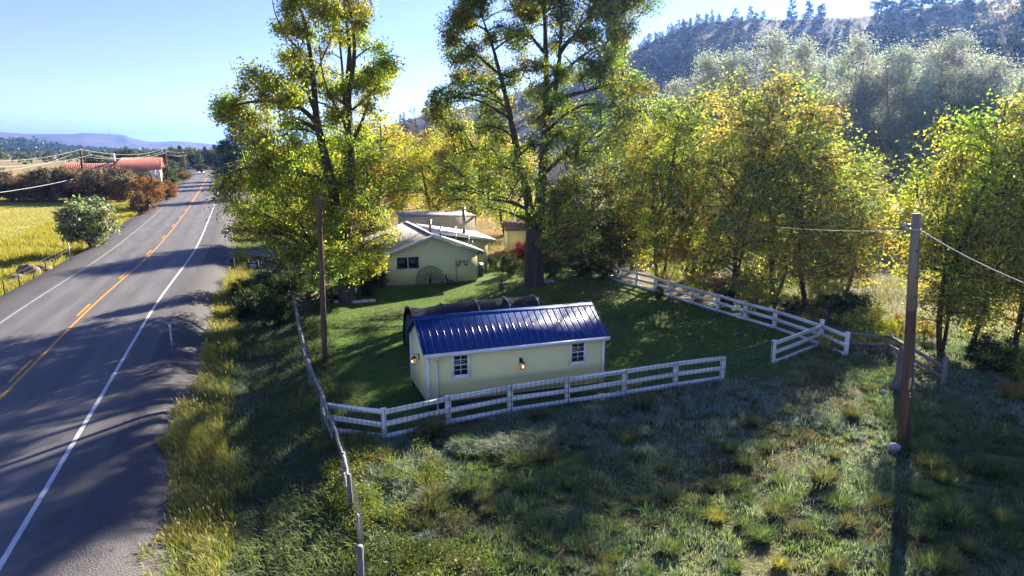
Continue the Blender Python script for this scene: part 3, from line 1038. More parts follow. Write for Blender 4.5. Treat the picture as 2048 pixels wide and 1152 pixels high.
def board_fence(name, label, pts, heights, rails, mp, mr, wire=False, rail_side=1, rail_h=.185, thick=.04, ext0=0.0, ext1=0.0, post_w=.165, cat="fence"):
    P = [np.array(q, float) for q in pts]
    root = thing(name, label, cat, (P[0][0], P[0][1], h1(*P[0])))
    for i, q in enumerate(P):
        if heights[i] <= 0: continue
        d = P[min(i + 1, len(P) - 1)] - P[max(i - 1, 0)]
        mb = MB()
        post_mesh(mb, q[0], q[1], heights[i], post_w, math.atan2(d[1], d[0]))
        mb.build("post", mp, root)
    for i in range(len(P) - 1):
        a, b = P[i].copy(), P[i + 1].copy()
        d = (b - a) / np.linalg.norm(b - a)
        if i == 0: a = a - d * ext0
        if i == len(P) - 2: b = b + d * ext1
        nrm = np.array([d[1], -d[0]]) * rail_side * (post_w / 2 + thick / 2 + .002)
        za, zb = h1(*P[i]), h1(*P[i + 1])
        for rz in rails:
            mb = MB()
            j = (rng.random(2) - .5) * .03
            g_ = .004
            mb.bar((*(a + nrm + d * g_), za + rz + j[0]), (*(b + nrm - d * g_), zb + rz + j[1]), thick, rail_h)
            mb.build("rail", mr, root)
    if wire:
        mb = MB()
        for i in range(len(P) - 1):
            wire_panel(mb, P[i], P[i + 1], h1(*P[i]) + .06, h1(*P[i]) + 1.14, .2, .2, .008, rail_side * (post_w / 2 + thick + .012))
        mb.build("wire_mesh", M_WIRE, root)
    return root

board_fence("board_fence", "white three rail fence with wire mesh along the front of the yellow shed", FRONT,
            [0, 1.3, 1.28, 1.24, 1.2, 1.18, 1.16, 1.22], [1.04, .58, .13], M_FWHITE, M_FWHITE, True, 1, ext0=.05)
board_fence("board_fence", "short white fence between the green gate and the tall corner post", [GATE_B, CORNER], [1.32, 0], [1.04, .58, .1], M_FWHITE, M_FWHITE, True, 1)
board_fence("board_fence", "long white three rail fence running back beneath the yellow leaved trees", [G(1222, 556)] + RIGHT, [.9, 1.15, 1.15, 1.15, 1.15, 1.15, 1.2, 1.2, 1.2, 1.5, 1.35],
            [1.0, .56, .08], M_FWHITE, M_FWHITE, False, 1)
board_fence("board_fence", "weathered grey and white two rail fence past the stump behind the tall pole", [G(1697, 700), G(1780, 706), G(1884, 773)], [0, 1.1, 1.45],
            [.86, .42], M_GREYWOOD, M_GREYWOOD, False, 1, rail_h=.15)

def gate():
    a, b = np.array(FRONT[-1]), np.array(GATE_B)
    d = (b - a) / np.linalg.norm(b - a)
    a, b = a + d * .14, b - d * .10
    root = thing("pipe_gate", "dark green tubular farm gate with six bars between white fence posts", "gate", (*a, 0))
    z0, z1 = .14, 1.12
    m = MB()
    A = lambda t, z: (*(a + (b - a) * t), z)
    L = np.linalg.norm(b - a)
    r = .14 / L
    m.tube([A(r, z0), A(r * .3, z0 + .04), A(0, z0 + .14), A(0, z1 - .14), A(r * .3, z1 - .04), A(r, z1), A(.5, z1), A(1 - r, z1), A(1 - r * .3, z1 - .04), A(1, z1 - .14), A(1, z0 + .14), A(1 - r * .3, z0 + .04), A(1 - r, z0), A(.5, z0), A(r, z0)], .024, 7)
    m.build("gate_frame", M_GREEN, root, True)
    for z in np.linspace(z0, z1, 6)[1:-1]:
        m = MB()
        m.tube([A(.01, z), A(.99, z)], .017, 6)
        m.build("bar", M_GREEN, root, True)
    for t in (.33, .66):
        m = MB()
        m.tube([A(t, z0), A(t, z1)], .012, 5)
        m.build("upright", M_GREEN, root, True)
    m = MB()
    m.tube([A(0, .35), A(-.09 / L, .35)], .02, 5); m.tube([A(0, .9), A(-.09 / L, .9)], .02, 5)
    m.build("hinge", M_BLACK, root)
gate()

def left_fence():
    P = [np.array(q) for q in LEFT]
    root = thing("wire_fence", "sagging weathered fence of grey poles and wire along the roadside ditch", "fence", (*P[0], h1(*P[0])))
    hs = []
    for i, q in enumerate(P):
        if i == 4: hs.append(1.0); continue
        h = 1.05 + .1 * math.sin(i * 2.1)
        lean = (rng.random(2) - .5) * .14
        z = h1(*q)
        m = MB()
        if i == 7:
            m.bar((q[0] + .02, q[1], z - .2), (q[0], q[1], 1.0), .035, .03); m.bar((q[0] + .02, q[1], z - .2), (q[0], q[1], .99), .012, .06)
            m.build("steel_post", M_GREYMET, root)
        else:
            r = .075 if i != 8 else .09
            m.tube([(q[0] - lean[0], q[1] - lean[1], z - .2), (q[0] - lean[0] * .4, q[1] - lean[1] * .4, z + .5), (q[0], q[1], 1.02)], [r, r * .92, r * .85], 9)
            m.build("post", M_GREYWOOD, root, False)
    for i in range(6):
        a, b = P[i], P[i + 1]
        for k, zz in enumerate((.98, .52)):
            if k == 1 and i in (2, 4): continue
            m = MB()
            t = np.linspace(-.04, 1.04, 6)
            pts = np.array([(*(a + (b - a) * s), zz - .1 * k + .03 * math.sin(7 * s + i) - .09 * math.sin(PI * min(max(s, 0), 1))) for s in t])
            pts[:, :2] += (rng.random((6, 2)) - .5) * .05
            m.tube(pts, np.linspace(.06, .042, 6), 7)
            m.build("rail_pole", M_GREYWOOD, root, True)
    m = MB()
    for i in range(8):
        a, b = P[i], P[i + 1]
        z = max(h1(*a), h1(*b))
        wire_panel(m, a, b, z + .05, .98, .16, .13, .004, -.1)
    m.build("wire_mesh", M_WIRE, root)
    Q = [G(586, 606), G(610, 621), G(636, 612), G(664, 606)]
    board_fence("board_fence", "dark weathered three rail fence behind the left pole at the lawn's far corner", Q, [1.1, 1.05, 1.05, 1.15], [.9, .55, .2], M_DKWOOD, M_DKWOOD, rail_h=.13)
left_fence()

# ------------------------------------------------------------------ poles and wires
def pole(name, label, base, top, r0, r1, mt, m2=None):
    root = thing(name, label, "utility pole", tuple(base))
    n = 9
    t = np.linspace(0, 1, n)
    pts = np.array(base) * (1 - t[:, None]) + np.array(top) * t[:, None]
    pts[0, 2] -= .4
    m = MB()
    m.tube(pts, r0 + (r1 - r0) * t, 12)
    m.build("shaft", mt, root, True)
    return root
bx, by = G(1808, 890)
tx, tz = ZY(1833, 427, by)
bz = h1(bx, by)
PR = thing("utility_pole", "tall brown wooden utility pole standing in rough grass at the right", "utility pole", (bx, by, bz))
base, top = np.array((bx, by, bz)), np.array((tx, by, tz))
m = MB(); m.tube([base - (0, 0, .4), base + (top - base) * .25, base + (top - base) * .60], [.205, .185, .16], 14); m.build("shaft", M_POLE, PR, True)
m = MB(); m.tube([base + (top - base) * .60, base + (top - base) * .8, top], [.16, .148, .135], 14); m.build("weathered_top", M_POLEG, PR, True)
fr_ = lambda t: base + (top - base) * t
m = MB(); m.box(tuple(fr_(.285) + (-.02, -.187, 0)), (.07, .02, .36)); m.build("tag_plate", mat("yellow_tag", (.55, .45, .18), None, rough=.5), PR)
m = MB()
for dx, t in ((.09, .27), (.0, .245), (.01, .23), (-.0, .31)):
    m.box(tuple(fr_(t) + (dx, -.19 + .25 * dx, 0)), (.04, .015, .05))
m.build("number_tag", M_WHITE, PR)
m = MB()
m.tube([fr_(.955) + (-.14, 0, 0), fr_(.955) + (-.34, -.02, 0)], .03, 6); m.ball(fr_(.955) + (-.36, -.02, 0), .07); m.tube([fr_(.93) - (.15, 0, 0), fr_(.955) + (-.36, 0, -.06)], .02, 5)
m.build("insulator", M_GREYMET, PR)
m = MB(); m.tube([fr_(t) + (.06, -.205 + .06 * t, 0) for t in (.0, .3, .6)] + [fr_(.9) + (.05, -.155, 0)], .012, 5); m.build("ground_wire", M_WIRE, PR)
for t in (.52, .66, .74, .85):
    m = MB(); m.tube([fr_(t) + (-.02, -.12, 0), fr_(t) + (-.02, -.2, 0)], .022, 6); m.build("bolt", M_BLACK, PR)
m = MB(); m.tube([fr_(.935) + (0, 0, -.03), fr_(.935) + (0, 0, .03)], .16, 12); m.build("band", M_GREYMET, PR)

def wire(label, a, b, sag, r=.018, m_=None, group=None, n=24):
    a, b = np.array(a, float), np.array(b, float)
    t = np.linspace(0, 1, n)
    pts = a + (b - a) * t[:, None]
    pts[:, 2] -= 4 * sag * t * (1 - t)
    mb = MB()
    mb.tube(pts, r, 5)
    off = np.array(a)
    me = mb.mesh("power_line", True, off)
    o = link("power_line", me, m_ or M_CABLE, None, tuple(off))
    return tag(o, label, "cable", group)
M_CABLE = mat("aluminium_cable", (.42, .42, .42), None, rough=.7, metal=0)
ex, ez = ZY(2110, 590, 15.5)
wire("twisted pale service cable sagging from the right pole out of frame", fr_(.935) + (.14, 0, 0), (ex, 15.5, ez), .12, .012)
wire("thin grey cable from the right pole back into the yellow trees", fr_(.93) + (-.16, 0, 0), (9.5, 42, 6.6), .5, .009, M_WIRE)

bx, by = G(651, 724)
tx, tz = ZY(637, 392, by)
pole("utility_pole", "slim bare brown pole on the shaded lawn left of the shed", (bx, by, 0), (tx, by, tz), .14, .105, M_POLE)

def cross_pole(label, base, H, arm=2.6, ang=0.0, lean=0.0):
    root = thing("utility_pole", label, "utility pole", tuple(base))
    b = np.array(base, float)
    t = b + np.array((lean, 0, H))
    m = MB(); m.tube([b - (0, 0, .3), t], [.30, .22], 10); m.build("shaft", M_POLE, root, True)
    u = np.array((math.cos(ang), math.sin(ang), 0))
    m = MB(); c = t - (0, 0, 1.15)
    m.bar(c - u * arm / 2, c + u * arm / 2, .22, .26)
    m.bar(c - u * .8, c - (0, 0, .8), .05, .05); m.bar(c + u * .8, c - (0, 0, .8), .05, .05)
    m.build("crossarm", M_GREYWOOD, root)
    ends = []
    for k in (-1, 1):
        q = c + u * k * arm * .46 + (0, 0, .2)
        m = MB(); m.tube([q - (0, 0, .14), q - (0, 0, .02), q + (0, 0, .06)], [.05, .1, .06], 8); m.build("insulator", M_WHITE, root)
        ends.append(q)
    m = MB(); m.tube([t, t + (0, 0, .12), t + (0, 0, .2)], [.06, .1, .05], 8); m.build("insulator", M_WHITE, root)
    ends.append(t + (0, 0, .15))
    return ends, root
pb = G(171, 396); hz_ = ZY(161, 300, pb[1])
eA, rA = cross_pole("roadside pole with a wide crossarm before the red roofed house", (*pb, h1(*pb)), hz_[1] - h1(*pb), 4.0, math.radians(14), hz_[0] - pb[0])
pb2 = G(336, 356); hz2 = ZY(331, 297, pb2[1])
eB, rB = cross_pole("far roadside pole above a green bush right of the red roof", (*pb2, 0), hz2[1], 2.6, math.radians(-20), 0)
pb3 = G(371, 352); hz3 = ZY(369, 305, pb3[1])
eC, rC = cross_pole("farthest roadside pole before the grey green trees", (*pb3, 0), hz3[1], 2.4, math.radians(-20), 0)
for k, (py, nm) in enumerate(((340, "lowest of the three crossarm cables running left above the brown hedge"), (328, "middle crossarm cable running left above the brown hedge"), (317, "topmost cable running left from the crossarm pole"))):
    Y = 92
    x, z = ZY(-40, py + 6, Y)
    wire(nm, eA[k], (x, Y, z),   .6, .018, group="cables from the crossarm pole")
x, z = ZY(-40, 390, 92)
bA = np.array((*pb, h1(*pb)))
lowA = bA + (np.array((hz_[0], pb[1], hz_[1])) - bA) * .47
wire("thick low cable running left across the dark hedge", lowA, (x, 92, z), .3, .03)
for k, nm in enumerate(("left crossarm cable passing over the red roof", "right crossarm cable passing over the red roof", "top cable passing over the red roof")):
    wire(nm, eA[k], eB[k], 1.6, .024)
    wire(nm.replace("passing over the red roof", "between the two far roadside poles"), eB[k], eC[k], .9, .024)

# ------------------------------------------------------------------ small roadside things
def delineator(px, py, h, label):
    x, y = G(px, py, .4)
    z = h1(x, y)
    root = thing("delineator_post", label, "marker post", (x, y, z), "marker posts along the road edge")
    m = MB(); m.box((x, y, z + h / 2 - .1), (.09, .018, h + .2), -.5); m.box((x, y + .01, z + h / 2 - .1), (.025, .03, h + .2), -.5); m.build("stake", M_GREYMET, root)
    m = MB(); m.box((x, y - .015, z + h - .19), (.12, .012, .34), -.5); mo = m.build("plate", M_WHITE, root)
    m = MB(); m.box((x, y - .023, z + h - .2), (.09, .006, .07), -.5); m.build("reflector", mat("blue_reflector", (.05, .08, .3), None, rough=.2), mo)
delineator(346, 714, 1.55, "near marker post with white plate on the gravel shoulder")
delineator(463, 421, 1.3, "dark thin marker post on the sunlit gravel slope")
delineator(141, 520, 1.6, "leaning pale marker post in the yellow verge grass")
delineator(301, 429, 1.4, "pale marker post beside the reddish bush across the road")

def mailbox():
    x, y = G(451, 485, .5)
    z = h1(x, y)
    root = thing("mailbox", "grey metal mailbox on a thin post at the gravel shoulder", "mailbox", (x, y, z))
    m = MB(); m.tube([(x, y, z - .2), (x, y, z + 1.16)], .035, 6); m.build("post", M_GREYMET, root)
    m = MB()
    pr = [(-.13, 0), (.13, 0), (.13, .16), (.09, .25), (0, .29), (-.09, .25), (-.13, .16)]
    d = np.array((.97, .22, 0)); s = np.array((-.22, .97, 0))
    m.prism([np.array((x, y, z + 1.16)) - d * .3 + s * a + np.array((0, 0, b)) for a, b in pr], d * .62)
    bo = m.build("box", M_GREYMET, root)
    m = MB(); m.bar(np.array((x, y, z + 1.13)) - d * .3, np.array((x, y, z + 1.13)) + d * .3, .24, .04); m.build("shelf", M_GREYWOOD, root)
mailbox()

def sign():
    x, y = G(506, 526, .3)
    z = h1(x, y)
    root = thing("property_sign", "small dark framed sign with a teal panel by the driveway", "sign", (x, y, z))
    for s in (-1, 1):
        m = MB(); m.box((x + s * .42, y, z + .45), (.09, .09, 1.1)); m.build("post", M_DKWOOD, root)
    m = MB(); m.box((x, y - .06, z + .48), (.96, .04, .62)); m.build("board", M_BLACK, root)
    m = MB(); m.box((x + .04, y - .09, z + .5), (.62, .015, .34)); m.build("panel", mat("teal_sign_paint", (.03, .30, .36), (.05, .40, .44), 6, .5), root)
    m = MB()
    m.box((x + .04, y - .102, z + .42), (.5, .006, .05))
    m.tube([(x - .2, y - .10, z + .52), (x - .05, y - .10, z + .60), (x + .1, y - .10, z + .60), (x + .26, y - .10, z + .54)], .018, 5)
    m.build("lettering", M_WHITE, root)
    m = MB(); m.box((x - .2, y + .25, z + .62), (.4, .34, .3)); m.build("newspaper_box", M_BLACK, root)
sign()
x, y = G(468, 530, .3)
st = thing("wooden_stake", "thin brown stake standing at the shaded driveway edge", "stake", (x, y, h1(x, y)))
m = MB(); m.box((x, y, h1(x, y) + .5), (.08, .08, 1.2)); m.box((x, y, h1(x, y) + 1.12), (.1, .1, .04)); m.build("post", M_DKWOOD, st)

def rock(x, y, r, label, seed, m=M_ROCK, z=None, name="rock"):
    mb = MB(); mb.ball((0, 0, 0), r, 14, 10)
    me = mb.mesh(name, True)
    co = np.zeros(len(me.vertices) * 3, np.float32); me.vertices.foreach_get("co", co); co = co.reshape(-1, 3)
    k = 1 + .5 * (fbm(co[:, 0] / r[0] * 2 + seed * 7, co[:, 1] / r[1] * 2 + co[:, 2] / r[2] * 1.7, 1, seed) - .5)
    co *= k[:, None]
    me.vertices.foreach_set("co", co.ravel()); me.update()
    return tag(link(name, me, m, None, (x, y, (h1(x, y) if z is None else z) + r[2] * .45)), label, "rock")
rock(*G(1787, 901), (.22, .17, .16), "white rounded rock at the foot of the tall right pole", 1)
rock(*G(1768, 787), (.17, .14, .12), "small pale rock by the grey stump near the pole", 2)
rock(*G(853, 1040), (.10, .08, .07), "tiny white stone among grass clumps near the wire fence", 3)
rock(*G(1595, 828), (.09, .08, .06), "tiny pale stone in the middle of the rough field", 4)
rock(*G(1088, 566), (.4, .3, .15), "flat pale stone right of the great tree trunk", 5)
rock(*G(1100, 564), (.35, .3, .12), "outer pale stone in the ring right of the great tree trunk", 6)
rock(*G(1050, 566), (.3, .25, .12), "pale stone at the left foot of the great tree trunk", 7)
for k, px in enumerate((662, 676, 712, 728, 742)):
    rock(*G(px, 607 - abs(px - 700) * .08), (.32, .25, .13), ["leftmost pale edging stone below the left tree", "second pale edging stone from the left below the left tree", "pale edging stone just right of the left tree trunk", "second edging stone right of the left tree trunk", "farthest right edging stone below the left tree"][k], 20 + k)
M_RUBBLE = mat("tan_rubble", (.12, .085, .055), (.25, .18, .115), 3, .95, .8, 6)
for k, (px, py, r) in enumerate(((58, 546, (.9, .7, .65)), (85, 540, (.8, .6, .45)), (34, 556, (.7, .6, .4)))):
    rock(*G(px, py), r, ["tallest tan boulder in the verge across the road", "right tan boulder in the verge across the road", "low left tan boulder in the verge across the road"][k], 40 + k, M_RUBBLE, name="boulder")

def stump():
    x, y = G(1793, 780)
    z = h1(x, y)
    mb = MB()
    n = 8
    tx, tz = ZY(1806, 700, y)
    for i in range(1):
        pts = [(x, y, z - .2), (x + .02, y, z + .25), (x + .1, y, z + .7), (tx, y + .05, tz * .9), (tx + .03, y + .05, tz + .05)]
        mb.tube(np.array(pts) , [.27, .245, .2, .17, .14], 11)
    me = mb.mesh("stump", True, (x, y, z))
    co = np.zeros(len(me.vertices) * 3, np.float32); me.vertices.foreach_get("co", co); co = co.reshape(-1, 3)
    a = np.arctan2(co[:, 1], co[:, 0])
    co[:, :2] *= (1 + .08 * np.sin(a * 5))[:, None]
    me.vertices.foreach_set("co", co.ravel()); me.update()
    tag(link("tree_stump", me, mat("stump_wood", (.10, .09, .085), (.22, .20, .19), 6, .95, 1.0, 20, stretch=(1, 1, .15)), None, (x, y, z)), "grey weathered leaning stump just left of the tall right pole", "stump")
stump()

# garden figure, bird bath like feeder
x, y = G(1003, 580)
g = thing("garden_ornament", "small dark figure ornament on the sunlit strip of lawn", "ornament", (x, y, 0))
m = MB(); m.tube([(x, y, 0), (x, y, .15), (x, y, .4), (x, y, .55)], [.16, .2, .12, .06], 8); m.build("body", M_DKWOOD, g, True)
m = MB(); m.ball((x + .02, y - .03, .66), (.11, .12, .11)); m.tube([(x + .02, y - .12, .66), (x + .02, y - .24, .63)], [.05, .01], 6); m.build("head", M_DKWOOD, g, True)
m = MB(); m.tube([(x - .14, y, .4), (x - .3, y - .05, .52)], [.05, .02], 6); m.tube([(x + .14, y, .4), (x + .3, y - .05, .5)], [.05, .02], 6); m.build("wing", M_DKWOOD, g, True)

x, y = G(1220, 586)
g = thing("shepherd_hook", "pale wire plant stand left of the long white fence end", "plant stand", (x, y, 0))
m = MB(); 
for k in range(4):
    a = k * PI / 2 + .4
    m.tube([(x + .22 * math.cos(a), y + .22 * math.sin(a), 0), (x + .14 * math.cos(a), y + .14 * math.sin(a), 1.2)], .012, 5)
m.build("leg", M_WIRE, g)
m = MB(); m.tube([(x, y, .02), (x, y, .05)], [.36, .36], 12); m.build("base", M_GREYWOOD, g)
m = MB(); m.tube([(x, y, 1.2), (x, y, 1.26)], [.18, .2], 12); m.build("dish", M_GREYMET, g)

# ------------------------------------------------------------------ small yellow shed far behind, arbour
def back_shed():
    up = np.array([0, 0, 1.0])
    O = np.array([*G(1014, 507), 0.0])
    U, W = ax2(math.radians(8))
    root = thing("garden_shed", "small yellow gable shed with brown roof behind the great tree", "shed", tuple(O))
    p = lambda u, w, z: O + U * u + W * w + up * z
    D, L, ze, zp = 2.0, 3.6, 2.3, 3.0
    m = MB()
    m.prism([p(0, 0, 0), p(L, 0, 0), p(L, 0, ze), p(0, 0, ze)], W * .1)
    m.prism([p(0, D, 0), p(0, D, ze), p(L, D, ze), p(L, D, 0)], -W * .1)
    for u, s in ((0, 1), (L, -1)):
        poly = [p(u, .1, 0), p(u, D - .1, 0), p(u, D - .1, ze), p(u, D / 2, zp), p(u, .1, ze)]
        m.prism(poly[::-1] if s > 0 else poly, U * s * .1)
    m.build("wall", M_CREAM, root)
    m = MB()
    m.prism([p(-.2, -.25, ze - .1), p(L + .2, -.25, ze - .1), p(L + .2, D / 2, zp + .1), p(-.2, D / 2, zp + .1)], up * .05)
    m.prism([p(-.2, D / 2, zp + .1), p(L + .2, D / 2, zp + .1), p(L + .2, D + .25, ze - .1), p(-.2, D + .25, ze - .1)], up * .05)
    m.build("roof", mat("brown_shingle", (.13, .075, .055), (.22, .14, .11), 9, .9), root)
    for u in (.06, L - .06):
        m = MB(); m.frame_box(p(u, -.012, 1.15), U, W, up, .06, .012, 1.15); m.build("trim", M_WHITE, root)
back_shed()

def arbour():
    x, y = G(1184, 526)
    root = thing("garden_arbour", "white slatted garden arbour in deep shade under the trees", "arbour", (x, y, 0))
    for dx in (-.75, .75):
        for dy in (-.4, .4):
            m = MB(); m.box((x + dx, y + dy, 1.1), (.09, .09, 2.2)); m.build("post", M_WHITE, root)
    m = MB()
    for dx in (-.75, .75):
        for z in np.arange(.4, 2.1, .3): m.box((x + dx, y, z), (.03, .72, .04))
    for k in np.linspace(-.95, .95, 9): m.box((x + k, y, 2.27), (.05, 1.3, .1))
    m.build("lattice", M_WHITE, root)
    m = MB(); m.box((x, y - .4, 2.2 - .02), (2.0, .05, .06)); m.box((x, y + .4, 2.2 - .02), (2.0, .05, .06)); m.build("beam", M_WHITE, root)
arbour()

# ------------------------------------------------------------------ red roofed house far left
M_RED = mat("red_tile", (.46, .15, .10), (.60, .22, .15), 1.5, .8, .8, 2.0, stretch=(1, 1, 1))
M_STUCCO = mat("far_stucco", (.42, .38, .33), (.50, .46, .40), 1, .9)
def red_house():
    up = np.array([0, 0, 1.0])
    A, B = np.array([*G(232, 374), 0.]), np.array([*G(312, 374), 0.])
    L = np.linalg.norm(B - A)
    U = np.array([math.cos(.40), math.sin(.40), 0])
    W = np.array([-U[1], U[0], 0])
    root = thing("ranch_house", "far ranch house under a large red tile roof left of the road", "house", tuple(A))
    p = lambda u, w, z: A + U * u + W * w + up * z
    Y = A[1]
    ze = ZY(270, 341, Y)[1]; D = 11.0
    zp = ZY(270, 317, Y + 6)[1]
    m = MB()
    m.prism([p(0, 1, 0), p(L, 1, 0), p(L, 1, ze), p(0, 1, ze)], W * (D - 1))
    m.build("wall", M_STUCCO, root)
    m = MB(); m.prism([p(L + .01, 1, ze), p(L + .01, D, ze), p(L + .01, (D + 0) / 2, zp - .2)], -U * .3); m.build("gable", M_STUCCO, root)
    m = MB()
    n = 26
    u0, u1, r0 = -.8, L + .7, 2.2
    m.prism([p(u0, -.8, ze), p(u1, -.8, ze), p(u1, D / 2, zp), p(u0 + r0, D / 2, zp)], up * .18)
    m.prism([p(u0 + r0, D / 2, zp), p(u1, D / 2, zp), p(u1, D + .8, ze), p(u0, D + .8, ze)], up * .18)
    m.prism([p(u0, -.8, ze), p(u0 + r0, D / 2, zp), p(u0, D + .8, ze)], up * .18)
    for i in range(34):
        f_ = (i + .5) / 34
        a, b = p(u0 + f_ * (u1 - u0), -.8, ze + .2), p(u0 + r0 + f_ * (u1 - u0 - r0), D / 2, zp + .2)
        m.bar(a, b, .16, .10)
    m.build("roof", M_RED, root)
    m = MB()
    m.prism([p(-11, 2, 0), p(0, 2, 0), p(0, 2, ze - .3), p(-11, 2, ze - .3)], W * 7)
    m.build("wing_wall", mat("shaded_adobe", (.22, .16, .12), (.28, .21, .16), 1, .9), root)
    m = MB()
    zr = ZY(190, 328, Y + 5)[1]
    m.prism([p(-12, 1.2, ze - .3), p(1.5, 1.2, ze - .3), p(1.5, 5.5, zr), p(-12, 5.5, zr)], up * .18)
    m.prism([p(-12, 5.5, zr), p(1.5, 5.5, zr), p(1.5, 9.8, ze - .3), p(-12, 9.8, ze - .3)], up * .18)
    for i in range(26):
        u = -12 + 13.3 * (i + .5) / 26
        m.bar(p(u, 1.2, ze - .1), p(u, 5.5, zr + .2), .16, .10)
    m.build("wing_roof", M_RED, root)
    for i, u in enumerate((2.2, 5.6, 8.6)):
        m = MB(); m.box(tuple(p(u, .98, 1.8)), (2.0, .1, 1.5), math.atan2(U[1], U[0])); m.build("window", M_GLASS, root)
    m = MB(); m.box(tuple(p(3.9, .97, 2.3)), (1.3, .12, .55), math.atan2(U[1], U[0])); m.build("window_blind", M_WHITE, root)
    for u in (L - 1.3, L - .1):
        m = MB(); m.box(tuple(p(u, -.4, ze / 2)), (.7, .7, ze), math.atan2(U[1], U[0])); m.build("porch_pillar", M_WHITE, root)
    m = MB(); m.box(tuple(p(-.6, 6, zp + .3)), (.7, .7, 2.0)); m.build("chimney", M_STUCCO, root)
red_house()

# ------------------------------------------------------------------ vehicles
M_TYRE = mat("tyre_rubber", (.015, .015, .015), None, rough=.9)
M_LIGHT = mat("headlight_glass", (.9, .9, .88), None, rough=.1, emit=(1, .97, .9, 1.2))
M_TAIL = mat("tail_light", (.5, .02, .03), None, rough=.2)
def car(name, label, cat, loc, rz, paint, kind):
    root = thing(name, label, cat, loc, rotz=rz)
    L, Wd = (5.4, 1.95) if kind == "truck" else (4.3, 1.78)
    def lo(mb, nm, m_, par=root, smooth=False):
        return link(nm, mb.mesh(nm, smooth), m_, par)
    # side profile pushed across the width (x forward)
    if kind == "truck":
        body = [(-L / 2, .45), (L / 2 - .05, .45), (L / 2, .7), (L / 2 - .05, 1.08), (L / 2 - 1.3, 1.18), (-L / 2, 1.15)]
        cab = [(.95, 1.15), (.35, 1.78), (-1.0, 1.80), (-1.15, 1.15)]
    else:
        body = [(-L / 2, .4), (L / 2 - .05, .35), (L / 2, .6), (L / 2 - .15, .82), (L / 2 - 1.15, .95), (-L / 2 + .1, 1.0), (-L / 2 - .02, .75)]
        cab = [(L / 2 - 1.15, .94), (.35, 1.42), (-1.1, 1.46), (-L / 2 + .35, 1.35), (-L / 2 + .08, .98)]
    mb = MB(); mb.prism([(a, -Wd / 2, b) for a, b in body], (0, Wd, 0)); bo = lo(mb, "body", paint)
    mb = MB(); w2 = Wd - .22
    mb.prism([(a, -w2 / 2, b) for a, b in cab], (0, w2, 0)); co = lo(mb, "cabin", paint)
    mb = MB()
    cx = np.mean([a for a, b in cab])
    ins = [(cx + (a - cx) * .84, b * .95 + .085 if b > 1.2 else b + .06) for a, b in cab]
    mb.prism([(a, -w2 / 2 - .008, b - .02) for a, b in ins], (0, w2 + .016, 0))
    a0, b0 = cab[0]; a1, b1 = cab[1]
    for (a0, b0), (a1, b1), o in ((cab[0], cab[1], .012), (cab[-1], cab[-2], -.012)):
        mb.prism([(a0 * .96 + a1 * .04 + o, -w2 / 2 + .1, b0 + .05), (a1 + (a0 - a1) * .08 + o, -w2 / 2 + .14, b1 - .05), (a1 + (a0 - a1) * .08 + o, w2 / 2 - .14, b1 - .05), (a0 * .96 + a1 * .04 + o, w2 / 2 - .1, b0 + .05)], (o, 0, .004))
    lo(mb, "window", M_GLASS, co)
    for sx in (-1, 1):
        for sy in (-1, 1):
            mb = MB(); mb.tube([(sx * L * .31, sy * (Wd / 2 - .2), .34), (sx * L * .31, sy * (Wd / 2 + .01), .34)], .34, 16); wo = lo(mb, "wheel", M_TYRE)
            mb = MB(); mb.tube([(sx * L * .31, sy * (Wd / 2 - .0), .34), (sx * L * .31, sy * (Wd / 2 + .02), .34)], .2, 12); lo(mb, "rim", M_GREYMET, wo)
    for sy in (-1, 1):
        mb = MB(); mb.box((L / 2 - .02, sy * (Wd / 2 - .3), .78 if kind == "truck" else .68), (.08, .38, .2)); lo(mb, "headlight", M_LIGHT)
        mb = MB(); mb.box((-L / 2, sy * (Wd / 2 - .14), .9 if kind == "truck" else .95), (.1, .22, .34)); lo(mb, "tail_light", M_TAIL)
    mb = MB(); mb.box((L / 2 + .02, 0, .5), (.14, Wd - .1, .18)); mb.box((-L / 2 - .03, 0, .5), (.14, Wd - .1, .18)); lo(mb, "bumper", M_GREYMET)
    mb = MB(); mb.box((L / 2 + .004, 0, .75), (.05, .9, .22)); lo(mb, "grille", M_BLACK)
    return root
M_CARW = mat("white_car_paint", (.75, .76, .78), None, rough=.25, spec=.5)
M_CARD = mat("dark_car_paint", (.05, .05, .055), None, rough=.3, spec=.5)
x, y = G(404, 348, .5)
car("pickup_truck", "dark pickup with bright headlights coming down the far road", "pickup", (x, y, ROAD_Z), math.radians(-68), M_CARD, "truck")
x, y = G(654, 601)
car("parked_car", "white parked car with red tail lights half hidden behind the left tree", "car", (x + .3, y + 2.1, h1(x, y)), math.radians(112), M_CARW, "car")
x, y = G(262, 377)
car("parked_car", "dark car parked in front of the red roofed house", "car", (x, y - 3, 0), math.radians(10), M_CARD, "car")

# pasture fence posts left of the road
def pasture_fence():
    pts = [G(*a) for a in [(10, 592), (40, 575), (68, 556), (92, 541), (112, 530), (140, 512), (165, 499)]]
    root = thing("wire_fence", "old low wire fence between bright pasture and the yellow verge", "fence", (*pts[0], h1(*pts[0])))
    for q in pts:
        m = MB(); z = h1(*q)
        m.tube([(q[0], q[1], z - .1), (q[0] + .03, q[1], z + .95)], [.05, .04], 7); m.build("post", M_DKWOOD, root)
    m = MB()
    for a, b in zip(pts[:-1], pts[1:]):
        for k in (.35, .7, 1.05):
            m.tube([(*a, h1(*a) + k), (*b, h1(*b) + k)], .012, 3, False)
    m.build("wire", M_WIRE, root)
pasture_fence()

